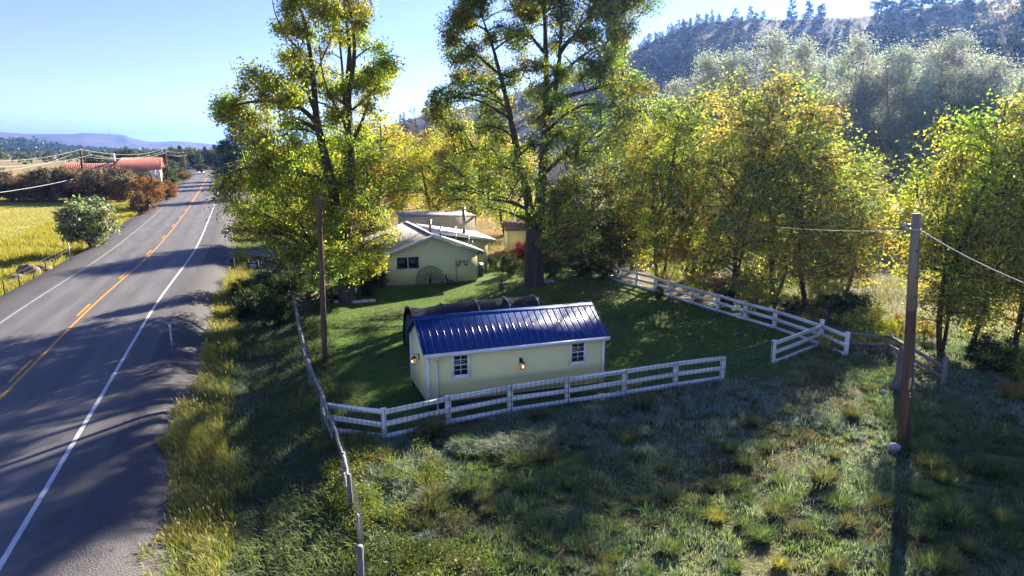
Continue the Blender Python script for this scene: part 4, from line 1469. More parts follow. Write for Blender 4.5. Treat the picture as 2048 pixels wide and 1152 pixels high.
# lattice pylons on the plateau
def pylon(px, py, label):
    Y = 5600
    x, z = ZY(px, py, Y)
    zt = ZY(px, py - 12, Y)[1]
    H = zt - z
    root = thing("transmission_tower", label, "pylon", (x, Y, z - 8), "pylons on the plateau")
    m = MB()
    for s in (-1, 1):
        for q in (-1, 1):
            m.bar((x + s * 5, Y + q * 5, z - 8), (x + s * 1, Y + q, z + H), 1.4, 1.4)
    for k in (.6, .78, .95):
        m.bar((x - 9 + 3 * k, Y, z + H * k), (x + 9 - 3 * k, Y, z + H * k), 1.2, 1.2)
    for k in np.linspace(.1, .8, 6):
        w = 5 - 4 * k
        m.bar((x - w, Y - w, z + H * k), (x + w, Y - w, z + H * (k + .12)), .8, .8)
    m.build("tower", M_GREYMET, root)
pylon(220, 269, "left pylon of the pair on the plateau skyline")
pylon(233, 271, "right pylon of the pair on the plateau skyline")
# ------------------------------------------------------------------ trees
M_BARK = mat("grey_brown_bark", (.035, .028, .024), (.10, .082, .07), 5, .95, 1.0, 14, stretch=(1, 1, .22))
M_BARK2 = mat("dark_twig_bark", (.03, .024, .02), (.085, .068, .055), 6, .95, .6, 18, stretch=(1, 1, .3))
M_PBARK = mat("pale_poplar_bark", (.16, .15, .13), (.30, .28, .25), 3, .9, .4, 10)
M_LEAF = leaf_mat("autumn_leaf", .6, (1.2, 1.15, .8), .03)
M_SILVER = leaf_mat("silver_leaf", .55, (1, 1, .95), .03, .5)
M_NEEDLE = leaf_mat("conifer_needle", .22, (1, 1, .8))
M_BUSH = leaf_mat("bush_leaf", .4, (1.1, 1.05, .8), .02)

def pick(n, palette, rs):
    c = np.array([p_[0] for p_ in palette], float)
    w = np.array([p_[1] for p_ in palette], float)
    return c[rs.choice(len(c), n, p=w / w.sum())] * (0.75 + .5 * rs.random((n, 1)))

def unit(v):
    return v / (np.linalg.norm(v, axis=-1, keepdims=True) + 1e-9)

def leaf_quads(P, dirn, L, W, rs, up=.5):
    n = len(P)
    d = unit(dirn)
    ref = unit(rs.normal(size=(n, 3)) + np.array([0, 0, up]))
    s = unit(np.cross(d, ref))
    L = np.broadcast_to(L, (n,))[:, None] * (.7 + .6 * rs.random((n, 1)))
    W = np.broadcast_to(W, (n,))[:, None] * (.7 + .6 * rs.random((n, 1)))
    V = np.stack([P, P + d * L * .5 + s * W * .5, P + d * L, P + d * L * .5 - s * W * .5], 1)
    return V.reshape(-1, 3), np.arange(4 * n).reshape(-1, 4)

def grow(limbs, clumps, rs, palette, twigs=13, lpt=26, leaf=(.24, .11), droop=.35, jit=.16, twig_r=.013, tint=.3, branch_k=.02, nside=6):
    """limbs (points, r0, r1) and foliage clumps (centre, radius) -> wood MB, leaf mesh arrays"""
    wood = MB()
    LP, LR = [], []
    for pts, r0, r1 in limbs:
        pts = catmull(pts, 5) if len(pts) > 2 else np.asarray(pts, float)
        r = np.linspace(r0, r1, len(pts))
        k = pts.copy()
        wood.tube(k, r, nside + 2 if r0 > .15 else nside)
        tt = np.linspace(0, len(pts) - 1, len(pts) * 4)
        LP.append(np.stack([np.interp(tt, np.arange(len(pts)), pts[:, i]) for i in range(3)], -1))
        LR.append(np.interp(tt, np.arange(len(pts)), r))
    LP, LR = np.vstack(LP), np.concatenate(LR)
    TP, TD, TC = [], [], []
    for c, rad in clumps:
        c, rad = np.asarray(c, float), np.broadcast_to(np.asarray(rad, float), (3,))
        dv = c - LP
        dist = np.linalg.norm(dv, axis=1)
        cost = dist + 1.1 * np.maximum(0, LP[:, 2] - c[2] + .25 * dist)
        i = np.argmin(cost)
        S, dd = LP[i], dist[i]
        t = np.linspace(0, 1, 6)[:, None]
        mid = S + (c - S) * .5 + np.array([0, 0, .14 * dd]) + rs.normal(size=3) * .08 * dd
        br = (1 - t) ** 2 * S + 2 * t * (1 - t) * mid + t ** 2 * c
        r_s = min(LR[i] * .75, .018 + branch_k * dd)
        wood.tube(br, np.linspace(r_s, max(.012, r_s * .35), 6), 5 if r_s > .03 else 4, False)
        n = max(3, int(twigs * rs.uniform(.75, 1.25)))
        ctint = 1 + tint * (rs.random(3) - .5) * np.array([1.2, .8, .8])
        e = unit(rs.normal(size=(n, 3))) * (rs.random((n, 1)) ** .45) * rad + c
        bi = rs.uniform(.35, 1, n) * 5
        s0 = np.stack([np.interp(bi, np.arange(6), br[:, k]) for k in range(3)], -1)
        for a, b in zip(s0, e):
            m_ = (a + b) / 2 + rs.normal(size=3) * .06 + np.array([0, 0, .08])
            wood.tube([a, m_, b], [twig_r, twig_r * .8, twig_r * .4], 3, False)
        q = max(2, int(lpt))
        tt = rs.uniform(.25, 1.12, (n, q, 1))
        P = s0[:, None] + (e - s0)[:, None] * tt + rs.normal(size=(n, q, 3)) * jit * (0.5 + rad.mean() * .5)
        D = unit(e - s0)[:, None] * .6 + rs.normal(size=(n, q, 3)) * .7 + np.array([0, 0, -droop])
        TP.append(P.reshape(-1, 3)); TD.append(D.reshape(-1, 3))
        TC.append(pick(n * q, palette, rs) * ctint)
    P, D, Cc = np.vstack(TP), np.vstack(TD), np.vstack(TC)
    V, Q = leaf_quads(P, D, leaf[0], leaf[1], rs)
    return wood, V, Q, np.repeat(np.clip(Cc, 0, 1), 4, 0)

def tree_meshes(name, g):
    wood, V, Q, Cc = g
    return wood.mesh("trunk", True), raw_mesh("crown", V, [Q], Cc)

def auto_tree(seed, H, Wd, base, nclump, crad, palette, stems=1, trunk_r=.16, flat=.75, pointy=0.0, up=False, crown_kw=None, lean=0.0, dense_out=.42):
    rs = np.random.default_rng(seed)
    limbs = []
    tops = []
    for s in range(stems):
        a = rs.uniform(0, 2 * PI)
        off = (0 if stems == 1 else rs.uniform(.1, .25)) * Wd
        n = 6
        z = np.linspace(0, H * (.86 if s == 0 else rs.uniform(.6, .82)), n)
        k = np.linspace(0, 1, n)
        x = off * k ** .8 * math.cos(a) + np.cumsum(rs.normal(size=n)) * .02 * Wd * (k > 0) + lean * k * H
        y = off * k ** .8 * math.sin(a) + np.cumsum(rs.normal(size=n)) * .02 * Wd * (k > 0)
        pts = np.stack([x, y, z], -1)
        if s: pts[0] = (rs.normal() * .05, rs.normal() * .05, 0)
        pts[0, 2] = -.15
        limbs.append((pts, trunk_r * (1 if s == 0 else .7), .03))
        tops.append(pts)
    cl = []
    tries = 0
    while len(cl) < nclump and tries < nclump * 60:
        tries += 1
        v = unit(rs.normal(size=3)) * rs.random() ** dense_out
        zc = (base + H) / 2 + v[2] * (H - base) / 2
        t = (zc - base) / (H - base)
        k = 1.0 if pointy == 0 else (1 - pointy * max(0, t - .25))
        c = np.array([v[0] * Wd / 2 * k + lean * zc, v[1] * Wd / 2 * k, zc])
        r = crad * rs.uniform(.65, 1.3)
        if all(np.linalg.norm(c - q[0]) > .55 * (r + q[1][0]) * .8 for q in cl):
            cl.append((c, np.array([r, r, r * (flat if not up else 1.7)])))
    far = sorted(cl, key=lambda q: -np.hypot(q[0][0], q[0][1]))[:max(5, nclump // 7)]
    for c, r in far:
        tr = tops[rs.integers(len(tops))]
        zs = c[2] - np.hypot(c[0], c[1]) * (.55 if not up else 1.6)
        zs = max(H * .1, zs)
        S = np.array([np.interp(zs, tr[:, 2], tr[:, 0]), np.interp(zs, tr[:, 2], tr[:, 1]), zs])
        m1 = S + (c - S) * .45 + np.array([0, 0, .06 * H]) * (1 if not up else -.2) + rs.normal(size=3) * .03 * Wd
        limbs.append((np.array([S, m1, c]), trunk_r * .42, .02))
    kw = dict(twigs=12, lpt=24)
    kw.update(crown_kw or {})
    return grow(limbs, cl, rs, palette, **kw)

def conifer(seed, H, Wd, base, palette, n=2600, card=(.55, .12), droop=.25, ragged=.3, power=1.0):
    rs = np.random.default_rng(seed)
    wood = MB()
    wood.tube(np.array([(0, 0, -.2), (.02 * H * rs.normal() * .3, 0, H * .5), (0, 0, H * .98)]), [.022 * H, .014 * H, .01], 7)
    nb = max(30, n // 26)
    P, D, Cc = [], [], []
    for i in range(nb):
        t = rs.random() ** 1.25
        z = base + (H - base) * t
        R = Wd / 2 * (1 - t) ** power * rs.uniform(1 - ragged, 1.08) + .05 * Wd
        a = rs.uniform(0, 2 * PI)
        dr = np.array([math.cos(a), math.sin(a), .25 * (1 - droop * 3)])
        if H > 3 and i % 2 == 0:
            wood.tube([(0, 0, z), dr * R * .8 + (0, 0, z)], [.006 * H * .5, .006], 3, False)
        m = 26
        s = rs.random((m, 1)) ** .6
        p_ = np.array([0, 0, z]) + dr * R * s - np.array([0, 0, droop]) * R * s ** 2 + rs.normal(size=(m, 3)) * .055 * Wd * np.array([1, 1, .6])
        P.append(p_); D.append(dr * .8 + rs.normal(size=(m, 3)) * .55 + np.array([0, 0, -.2 + .5 * t]))
        Cc.append(pick(m, palette, rs) * rs.uniform(.75, 1.25))
    V, Q = leaf_quads(np.vstack(P), np.vstack(D), card[0], card[1], rs)
    return wood, V, Q, np.repeat(np.clip(np.vstack(Cc), 0, 1), 4, 0)

def plant_at(name, label, cat, meshes, x, y, sc_=(1, 1, 1), rz=0.0, group=None, mt=M_BARK2, ml=M_LEAF, z=None, parts=("trunk", "crown")):
    t = thing(name, label, cat, (x, y, h1(x, y) if z is None else z), group, rz)
    t.scale = sc_
    link(parts[0], meshes[0], mt, t)
    link(parts[1], meshes[1], ml, t)
    return t

YEL = [((.12, .17, .045), 4), ((.29, .33, .065), 4), ((.46, .44, .09), 2.2), ((.58, .44, .07), .7), ((.48, .27, .05), .15)]
YGR = [((.11, .165, .032), 3), ((.27, .33, .04), 4), ((.46, .47, .05), 2), ((.54, .46, .05), .3)]
LIME = [((.15, .21, .03), 2), ((.34, .39, .04), 4), ((.52, .51, .05), 3), ((.62, .50, .06), .5)]
GRN = [((.07, .11, .028), 4), ((.15, .205, .035), 4), ((.30, .34, .045), 2.4), ((.44, .40, .05), .4)]
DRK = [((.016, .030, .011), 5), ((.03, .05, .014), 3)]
SIL = [((.32, .36, .28), 4), ((.42, .45, .37), 3), ((.20, .24, .16), 2), ((.42, .39, .18), .5)]

# ---- two great trees, limbs and foliage laid out from the photograph at their real depth; tops above the frame added
def great_tree(name, label, basepx, depth_r, limbs_px, clumps_px, palette, seed, trunk_extra=(), **kw):
    rs = np.random.default_rng(seed)
    bx, by = G(*basepx)
    bz = h1(bx, by)
    def pt(px, py, dy=0.0):
        x, z = ZY(px, py, by)
        return np.array([x - bx, dy, z - bz])
    limbs = [(np.array([pt(*q) for q in pts]), r0, r1) for pts, r0, r1 in limbs_px]
    cl = []
    for q in clumps_px:
        px, py, r = q[:3]
        n = q[3] if len(q) > 3 else 2
        R = r / F * by
        n = n + 1
        for k in range(n):
            dy = rs.uniform(-1, 1) * depth_r * (.95 if n > 2 else .6)
            c = pt(px + rs.uniform(-.9, .9) * r, py + rs.uniform(-.8, .8) * r, dy)
            cl.append((c, np.array([R, R, R * .6]) * rs.uniform(.55, 1.05)))
    C0 = np.array([q[0] for q in cl])
    for _ in range(int(.28 * len(cl))):                 # fill the crown between neighbouring clumps
        i = rs.integers(len(C0))
        dn = np.linalg.norm(C0 - C0[i], axis=1)
        near = np.where((dn > .3) & (dn < 3.2))[0]
        if len(near):
            j = near[rs.integers(len(near))]
            cl.append(((C0[i] + C0[j]) / 2 + rs.normal(size=3) * .35, (cl[i][1] + cl[j][1]) / 2 * rs.uniform(.6, .95)))
    g = grow(limbs, cl, rs, palette, **kw)
    tm, cm = tree_meshes(name, g)
    t = thing(name, label, "tree", (bx, by, bz))
    link("trunk", tm, M_BARK, t)
    link("crown", cm, M_LEAF, t)
    return t

A_L = [
    ([(694, 608), (692, 570), (688, 520), (684, 470)], .62, .46),
    ([(686, 480), (672, 410), (660, 340, -.4), (648, 275, -.8), (640, 235, -.8), (636, 170, -.9), (628, 100, -1), (616, 40, -1), (600, 0, -1.2)], .38, .05),
    ([(690, 480), (696, 400, .6), (694, 320, 1), (690, 240, 1.2), (686, 160, 1.3), (690, 90, 1.2), (684, 30, 1), (676, -30, 1)], .36, .05),
    ([(688, 500), (704, 430, -.8), (712, 360, -1.2), (710, 280, -1.4), (706, 200, -1.2), (716, 120, -1), (712, 50, -1), (700, -20, -1)], .30, .05),
    ([(684, 460), (682, 380, 1.6), (676, 300, 2), (672, 200, 2.2), (664, 110, 2.4), (656, 30, 2.2)], .24, .04),
    ([(644, 250, -.8), (616, 220, -1.4), (580, 208, -1.8), (540, 207, -2), (500, 213, -2), (462, 220, -2)], .17, .03),
    ([(640, 235, -.8), (610, 180, .4), (580, 110, 1.0), (566, 50, 1.2), (550, 20, 1.2)], .12, .02),
    ([(628, 120, -1), (600, 90, -2), (580, 50, -2.4), (570, 10, -2.4)], .08, .015),
    ([(666, 370), (620, 345, -1.5), (570, 330, -2.5), (520, 335, -3)], .16, .03),
    ([(676, 430), (630, 410, 1), (580, 395, 2), (530, 400, 2.5)], .15, .03),
    ([(706, 300, -1.2), (736, 240, -1.5), (752, 180, -1.5), (758, 130, -1.6)], .13, .03),
    ([(692, 220, 1.2), (726, 190, 1.6), (752, 160, 2)], .1, .02),
    ([(706, 420, -.8), (740, 370, -1.6), (764, 340, -2)], .12, .03),
    ([(690, 520), (660, 500, -1.5), (645, 490, -2.2), (640, 520, -2.6)], .12, .03),
    ([(690, 530), (720, 500, -1.5), (742, 490, -2)], .11, .03),
    ([(690, 160, 1.3), (704, 100, .4), (722, 50, -.2), (730, 5, -.4)], .07, .012),
    ([(636, 160, -.9), (650, 110, -.2), (664, 60, .4), (668, 10, .6)], .07, .012),
    ([(620, 60, -1), (634, 20, -.6), (640, -20, -.4)], .05, .012),
    ([(586, 120, .9), (560, 90, 1.6), (548, 60, 2), (543, 45, 2)], .05, .01),
    ([(580, 110, 1), (592, 70, 1.6), (600, 35, 1.8)], .05, .01),
    ([(700, 250, -1.2), (674, 190, -2), (664, 140, -2.4), (660, 90, -2.4)], .09, .015),
    ([(708, 130, -1), (740, 100, -.6), (770, 92, -.4)], .07, .012),
    ([(690, 90, 1.2), (712, 50, 2), (735, 25, 2.4)], .06, .012),
    ([(560, 207, -1.9), (530, 180, -1.2), (505, 160, -.8), (480, 155, -.6)], .07, .012),
    ([(600, 212, -1.6), (570, 180, -2.4), (545, 160, -2.8)], .06, .012),
]
A_C = [(470, 215, 26, 1), (500, 195, 34, 2), (535, 185, 36, 2), (490, 235, 28, 1), (570, 170, 36, 2), (545, 225, 34, 2), (520, 160, 26, 1), (600, 150, 34, 2), (610, 205, 36, 2), (575, 250, 38, 2),
       (620, 100, 32, 2), (600, 60, 24, 1), (640, 60, 30, 2), (655, 20, 30, 2), (690, 30, 28, 1), (720, 30, 26, 1), (640, 130, 34, 2), (668, 90, 28, 1), (590, 15, 20, 1),
       (735, 105, 36, 2), (760, 115, 28, 2), (745, 145, 34, 2), (770, 140, 20, 1), (720, 150, 28, 1), (725, 75, 26, 1), (750, 180, 20, 1), (735, 215, 26, 1),
       (650, 190, 34, 2), (690, 180, 24, 1), (640, 240, 36, 2), (600, 260, 40, 2), (550, 280, 40, 2), (515, 300, 34, 2), (540, 335, 42, 3), (512, 345, 32, 2), (585, 315, 42, 3), (630, 300, 38, 3),
       (506, 375, 32, 2), (530, 390, 42, 3), (575, 375, 44, 3), (620, 360, 42, 3), (660, 330, 36, 2), (508, 412, 26, 1), (526, 435, 34, 2), (560, 430, 44, 3), (605, 420, 44, 3), (482, 438, 12, 0), (508, 452, 16, 0), (550, 455, 24, 1), (588, 465, 30, 2), (620, 465, 40, 2), (655, 440, 34, 2),
       (720, 270, 34, 2), (740, 300, 34, 2), (715, 335, 34, 2), (750, 345, 34, 2), (735, 390, 38, 3), (760, 400, 26, 1), (700, 400, 34, 2), (720, 440, 34, 2), (690, 250, 30, 2),
       (655, 492, 28, 2), (648, 520, 26, 2), (658, 535, 24, 2), (655, 565, 18, 1), (640, 470, 30, 2), (740, 475, 34, 2), (760, 500, 28, 2), (735, 520, 30, 2), (715, 550, 22, 1), (700, 500, 26, 2), (690, 450, 30, 2), (680, 370, 34, 2)]
great_tree("locust_tree", "great many stemmed tree with yellow green leaves left of the farmhouse", (692, 604), 4.6, A_L, A_C + [(px_, py_, 32, 2) for px_ in range(570, 730, 30) for py_ in (-25, -70)] + [(452, 222, 18, 1), (465, 205, 22, 1), (560, 60, 18, 1), (575, 100, 22, 1)], YGR, 101, twigs=13, lpt=30, jit=.32, leaf=(.185, .085), tint=.4, twig_r=.019)

B_L = [
    ([(1069, 576), (1068, 540), (1067, 500), (1068, 455)], .78, .56),
    ([(1064, 465), (1056, 400, -.3), (1044, 340, -.6), (1030, 280, -.8), (1018, 220, -1), (1000, 150, -1.2), (985, 95, -1.4), (965, 40, -1.5)], .36, .05),
    ([(1072, 465), (1080, 400), (1088, 330, .3), (1091, 260, .4), (1094, 180, .4), (1092, 100, .4), (1090, 40, .4), (1084, -30, .4)], .46, .07),
    ([(1090, 300, .3), (1098, 230, -.8), (1112, 160, -1.4), (1118, 90, -1.6), (1120, 20, -1.6), (1124, -30, -1.6)], .24, .05),
    ([(1092, 225), (1130, 195, -.8), (1170, 185, -1.2), (1215, 172, -1.4), (1240, 160, -1.4)], .2, .03),
    ([(1086, 350), (1130, 310, .8), (1175, 280, 1.4), (1215, 270, 1.8)], .18, .03),
    ([(1050, 360), (1010, 310, 1), (970, 298, 1.6), (935, 300, 2), (905, 310, 2)], .2, .03),
    ([(1018, 220), (980, 180, .5), (945, 160, .8), (915, 140, 1)], .14, .03),
    ([(1000, 150), (960, 120, -2), (930, 90, -2.4), (912, 60, -2.4)], .1, .02),
    ([(1094, 180), (1140, 130, 1.6), (1185, 95, 2), (1225, 75, 2.2)], .16, .03),
    ([(1092, 110), (1060, 60, 1.5), (1040, 20, 2)], .14, .03),
    ([(1112, 120, -1.6), (1150, 70, -2), (1180, 30, -2.2)], .12, .03),
    ([(1078, 420), (1110, 390, -2), (1140, 380, -3)], .14, .03),
    ([(1058, 420), (1020, 400, -2), (985, 395, -2.6)], .13, .03),
]
B_C = [(905, 60, 26, 2), (930, 45, 26, 2), (905, 95, 22, 1), (925, 110, 24, 1), (955, 70, 26, 2), (965, 20, 26, 2), (945, 10, 22, 1), (985, 60, 24, 1), (915, 150, 24, 1), (945, 150, 28, 2), (980, 120, 28, 2), (905, 185, 26, 2), (880, 200, 20, 1), (925, 195, 30, 2), (960, 185, 32, 2), (1000, 175, 30, 2),
       (870, 235, 24, 1), (900, 240, 32, 2), (940, 240, 34, 3), (980, 235, 34, 2), (1010, 240, 28, 2), (905, 285, 34, 3), (945, 290, 36, 3), (985, 290, 34, 3), (890, 320, 26, 2), (930, 340, 36, 3), (975, 345, 38, 3), (1015, 320, 32, 2), (915, 380, 26, 2), (955, 400, 32, 3), (1000, 400, 34, 3), (1030, 370, 32, 2), (1040, 420, 28, 2),
       (1030, 20, 30, 2), (1060, 40, 30, 2), (1045, 80, 28, 2), (1020, 70, 24, 1), (1080, 10, 30, 2), (1110, 40, 32, 2), (1150, 20, 30, 2), (1185, 20, 30, 2), (1215, 40, 30, 2), (1245, 45, 24, 2), (1255, 70, 18, 1), (1225, 80, 30, 2), (1190, 70, 32, 2), (1150, 70, 32, 2), (1120, 100, 28, 2), (1160, 110, 32, 2), (1200, 110, 30, 2), (1235, 105, 22, 1), (1060, 130, 26, 1), (1040, 150, 26, 1), (1080, 150, 24, 1),
       (1130, 150, 32, 2), (1170, 150, 34, 3), (1210, 150, 34, 2), (1245, 160, 30, 2), (1265, 185, 24, 2), (1235, 195, 34, 2), (1195, 200, 36, 3), (1150, 205, 34, 2), (1120, 220, 28, 2), (1060, 220, 28, 1), (1250, 235, 34, 2), (1215, 245, 38, 3), (1170, 250, 38, 3), (1130, 270, 34, 2), (1110, 310, 32, 2), (1150, 305, 38, 3), (1195, 300, 38, 3), (1235, 290, 34, 2), (1130, 350, 36, 3), (1175, 350, 36, 3), (1105, 390, 34, 3), (1145, 400, 36, 3), (1090, 430, 30, 2), (1130, 445, 34, 2), (1050, 290, 30, 2), (1065, 340, 28, 2), (1060, 190, 24, 1), (1170, 430, 30, 2), (1110, 480, 28, 2), (1150, 480, 28, 2)]
great_tree("locust_tree", "giant straight trunked tree with dark green crown right of the farmhouse", (1069, 571), 5.0, B_L, [(a_, b_, c_, 1 if (a_ < 1060 and b_ > 225) else min(d_, 2)) for a_, b_, c_, d_ in B_C] + [(px_, py_, 38, 3) for px_ in range(960, 1340, 30) for py_ in (-25, -75, -120)], GRN, 202, twigs=13, lpt=30, jit=.32, leaf=(.185, .085), tint=.4, twig_r=.019)  # unseen clumps above the frame added wide and dense to shade the road

# ---- the grove
KW = dict(twigs=12, lpt=18, leaf=(.20, .09), tint=.5, droop=.45, jit=.30, twig_r=.017)
GROVE = [tree_meshes("g", auto_tree(300 + k, 14, 7, (.9, .6, 1.3, .4)[k], 92, 1.12, (YEL, YEL, YGR, YEL)[k], stems=(2, 1, 3, 2)[k], trunk_r=.15, pointy=.35, crown_kw=KW)) for k in range(4)] + [tree_meshes("g", auto_tree(320 + k, 14, 7, 1.2, 92, 1.12, LIME, stems=2, trunk_r=.15, pointy=.3, crown_kw=KW)) for k in range(2)]
def px_tree(kind, px, py, top, w, label, name="locust_tree", cat="tree", group=None, norm=(14, 7), mt=M_BARK2, ml=M_LEAF, rz=None):
    x, y = G(px, py)
    z = h1(x, y)
    Hh = ZY(px, top, y)[1] - z
    Ww = w / F * math.hypot(y, x) * 1.02
    s = Ww / norm[1]
    rs_ = (px * 7.13 + top) % 6.28 if rz is None else rz
    return plant_at(name, label, cat, kind, x, y, (s, s, Hh / norm[0]), rs_, group, mt, ml, z)
gg = "yellow leaved trees of the grove"
for k, px, py, top, w, lab in [
        (0, 1262, 545, 205, 170, "yellow green tree at the grove's left end beside the giant dark crowned tree"),
        (2, 1318, 575, 180, 190, "yellow green tree behind the far end of the long white fence"),
        (1, 1392, 575, 172, 200, "yellow tree behind the middle of the long white fence"),
        (0, 1462, 612, 142, 210, "tall golden tree rising over the middle of the long white fence"),
        (3, 1545, 600, 132, 230, "tallest golden tree of the grove with its top against the silver poplars"),
        (1, 1612, 612, 205, 230, "golden tree with bare forked trunks behind the tall white corner post"),
        (2, 1690, 590, 300, 170, "lower yellow tree at the grove's right edge before the dark gap"),
        ]:
    px_tree(GROVE[k], px, py, top, w, lab, group=gg)
for k, px, py, top, w, lab in [
        (2, 1880, 704, 205, 215, "yellow green tree with twin dark trunks just right of the tall pole"),
        (1, 1942, 694, 180, 230, "yellow green tree second to the right of the tall pole"),
        (3, 2030, 690, 170, 240, "yellow green tree at the right edge of the picture"),
        (0, 2120, 660, 160, 260, "half hidden yellow tree cut by the right picture edge"),
        ]:
    px_tree(GROVE[k], px, py, top, w, lab, group="yellow trees right of the pole")
for k, px, py, top, w, lab in [
        (4, 742, 470, 205, 190, "bright yellow tree with a leaning dark trunk behind the farmhouse's left side"),
        (5, 812, 452, 270, 150, "yellow tree just behind the farmhouse ridge"),
        (5, 880, 462, 250, 160, "yellow tree behind the farmhouse's roof vents"),
        (4, 945, 468, 235, 170, "yellow tree behind the stove pipe of the farmhouse"),
        (5, 1010, 470, 260, 160, "yellow tree above the small yellow back shed"),
        (2, 672, 480, 260, 170, "yellow green tree behind the great many stemmed tree"),
        (2, 600, 492, 290, 170, "shaded green tree behind the blue spruce by the driveway")]:
    px_tree(GROVE[k], px, py, top, w, lab, group="yellow trees behind the farmhouse")
# darker shade trees among the grove
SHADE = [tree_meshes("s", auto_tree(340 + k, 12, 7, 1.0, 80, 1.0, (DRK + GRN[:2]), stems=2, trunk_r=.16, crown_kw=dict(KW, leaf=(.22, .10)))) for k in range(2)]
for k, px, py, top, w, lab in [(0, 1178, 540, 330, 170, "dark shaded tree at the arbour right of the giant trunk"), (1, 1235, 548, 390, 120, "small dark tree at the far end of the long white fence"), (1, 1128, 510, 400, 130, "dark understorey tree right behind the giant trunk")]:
    px_tree(SHADE[k], px, py, top, w, lab, name="shade_tree", norm=(12, 7))

# ---- silver poplars
PKW = dict(twigs=11, lpt=32, leaf=(.20, .13), tint=.22, droop=-.3, jit=.42, twig_r=.016)
POP = [tree_meshes("p", auto_tree(400 + k, 26, 8, 2.5, 105, 1.05, SIL, stems=3, trunk_r=.22, pointy=.75, up=True, crown_kw=PKW)) for k in range(3)]
for i, (px, top, w, dist) in enumerate([(1340, 168, 80, 104), (1390, 122, 78, 106), (1440, 106, 80, 110), (1512, 74, 96, 112), (1568, 96, 80, 106), (1612, 120, 70, 118), (1660, 84, 96, 104), (1700, 128, 70, 112), (1760, 92, 90, 104), (1806, 104, 80, 112), (1852, 84, 90, 106), (1900, 110, 80, 112), (1945, 128, 84, 104), (1985, 156, 66, 112), (2045, 178, 90, 106), (2100, 170, 90, 110)]):
    u = (px - 1024) / F
    y = dist
    x = u * y * 1.02
    Hh = ZY(px, top, y)[1]
    s = w * 1.55 / F * math.hypot(x, y) / 8
    names = ["leftmost silver poplar just right of the giant green crown", "second silver poplar from the left", "third silver poplar from the left above the golden grove", "tallest silver poplar left of the middle gap", "silver poplar on the right shoulder of the tallest left one", "low silver poplar in the left dip of the poplar row",
             "broad silver poplar with a yellowish crest in the middle", "silver poplar low in the dark middle gap", "silver poplar right of the dark middle gap", "silver poplar second right of the dark middle gap", "tall pointed silver poplar in the right half of the row", "silver poplar right of the tall pointed one",
             "silver poplar falling towards the right hillside", "small silver poplar at the row's right end", "silver poplar over the right edge trees", "silver poplar cut by the right picture edge"]
    plant_at("poplar_tree", names[i], "tree", POP[i % 3], x, y, (s, s, Hh * 1.06 / 26), i * 1.7, "silver poplars below the hill", M_PBARK, M_SILVER, 0.0)

# ---- conifers
CONG = [((.018, .038, .016), 4), ((.03, .055, .022), 3), ((.05, .075, .03), 1)]
BLUE = [((.022, .045, .045), 4), ((.04, .075, .075), 3), ((.06, .10, .10), 1)]
SPRUCE = tree_meshes("c", conifer(500, 6, 4.2, .1, BLUE, 9000, (.26, .07), .2, .25, .75))
x, y = G(592, 566)
plant_at("spruce_tree", "squat dense blue spruce beside the driveway mouth", "tree", SPRUCE, x, y, (1.15, 1.15, 1.12), 0, None, M_BARK2, M_NEEDLE)
PINE = [tree_meshes("c", conifer(510 + k, 12, (5.0, 6.4)[k], 1.2, CONG, 5200, (.55, .14), (.18, .05)[k], .45, (.9, .65)[k])) for k in range(2)]
for k, px, py, top, w, lab in [(0, 478, 372, 236, 62, "tall dark conifer standing against the sky left of the great tree"), (1, 512, 378, 226, 70, "dark ragged conifer behind the great tree's left branches"), (0, 455, 366, 282, 56, "dark conifer at the road's right edge in the distance"), (1, 540, 400, 262, 90, "dark pine hidden behind the great tree's left side")]:
    px_tree(PINE[k], px, py, top, w, lab, "pine_tree", norm=(12, (5.0, 6.4)[k]), ml=M_NEEDLE)
# ---- far trees round the road end and the red roofed house
FARG = [((.045, .065, .03), 4), ((.075, .10, .04), 3), ((.13, .13, .05), 1)]
FKW = dict(twigs=8, lpt=14, leaf=(.6, .34), tint=.3, jit=.3)
ROUND = [tree_meshes("r", auto_tree(600 + k, 10, 9, .8, 46, 1.5, FARG, stems=2, trunk_r=.22, crown_kw=FKW)) for k in range(3)]
fg = "far trees round the road's end"
for i, (k, px, py, top, w, lab) in enumerate([
        (0, 200, 352, 305, 62, "dark green tree behind the left wing of the red roofed house"),
        (1, 258, 346, 296, 44, "tall green tree behind the red roof ridge"),
        (2, 292, 344, 302, 36, "grey green tree at the right end of the red roof"),
        (0, 318, 342, 300, 34, "small tree behind the far roadside pole"),
        (1, 350, 344, 294, 46, "pale green tree right of the far roadside pole"),
        (2, 378, 342, 296, 46, "grey green tree left of the farthest pole"),
        (0, 402, 338, 300, 38, "dark tree above the oncoming pickup"),
        (1, 424, 338, 298, 36, "grey green tree beyond the road's end"),
        (2, 446, 340, 292, 40, "dark tree right of the road's end"),
        (1, 335, 346, 318, 40, "low olive tree between the two far poles")]):
    px_tree(ROUND[k], px, py, top, w, lab, "broadleaf_tree", group=fg, norm=(10, 9), ml=M_BUSH)
for i, (px, py, top, w) in enumerate([(363, 339, 292, 16), (412, 337, 294, 14), (432, 337, 290, 15), (438, 336, 296, 13), (391, 337, 297, 13), (452, 338, 288, 18)]):
    px_tree(PINE[i % 2], px, py, top, w, ["small conifer spike left of the farthest pole's trees", "conifer spike above the road's end", "taller conifer spike just right of the road's end", "short conifer spike right of the road's end", "conifer spike above the oncoming pickup", "conifer at the foot of the hill right of the road's end"][i], "pine_tree", group="conifer spikes at the road's end", norm=(12, (5.0, 6.4)[i % 2]), ml=M_NEEDLE)

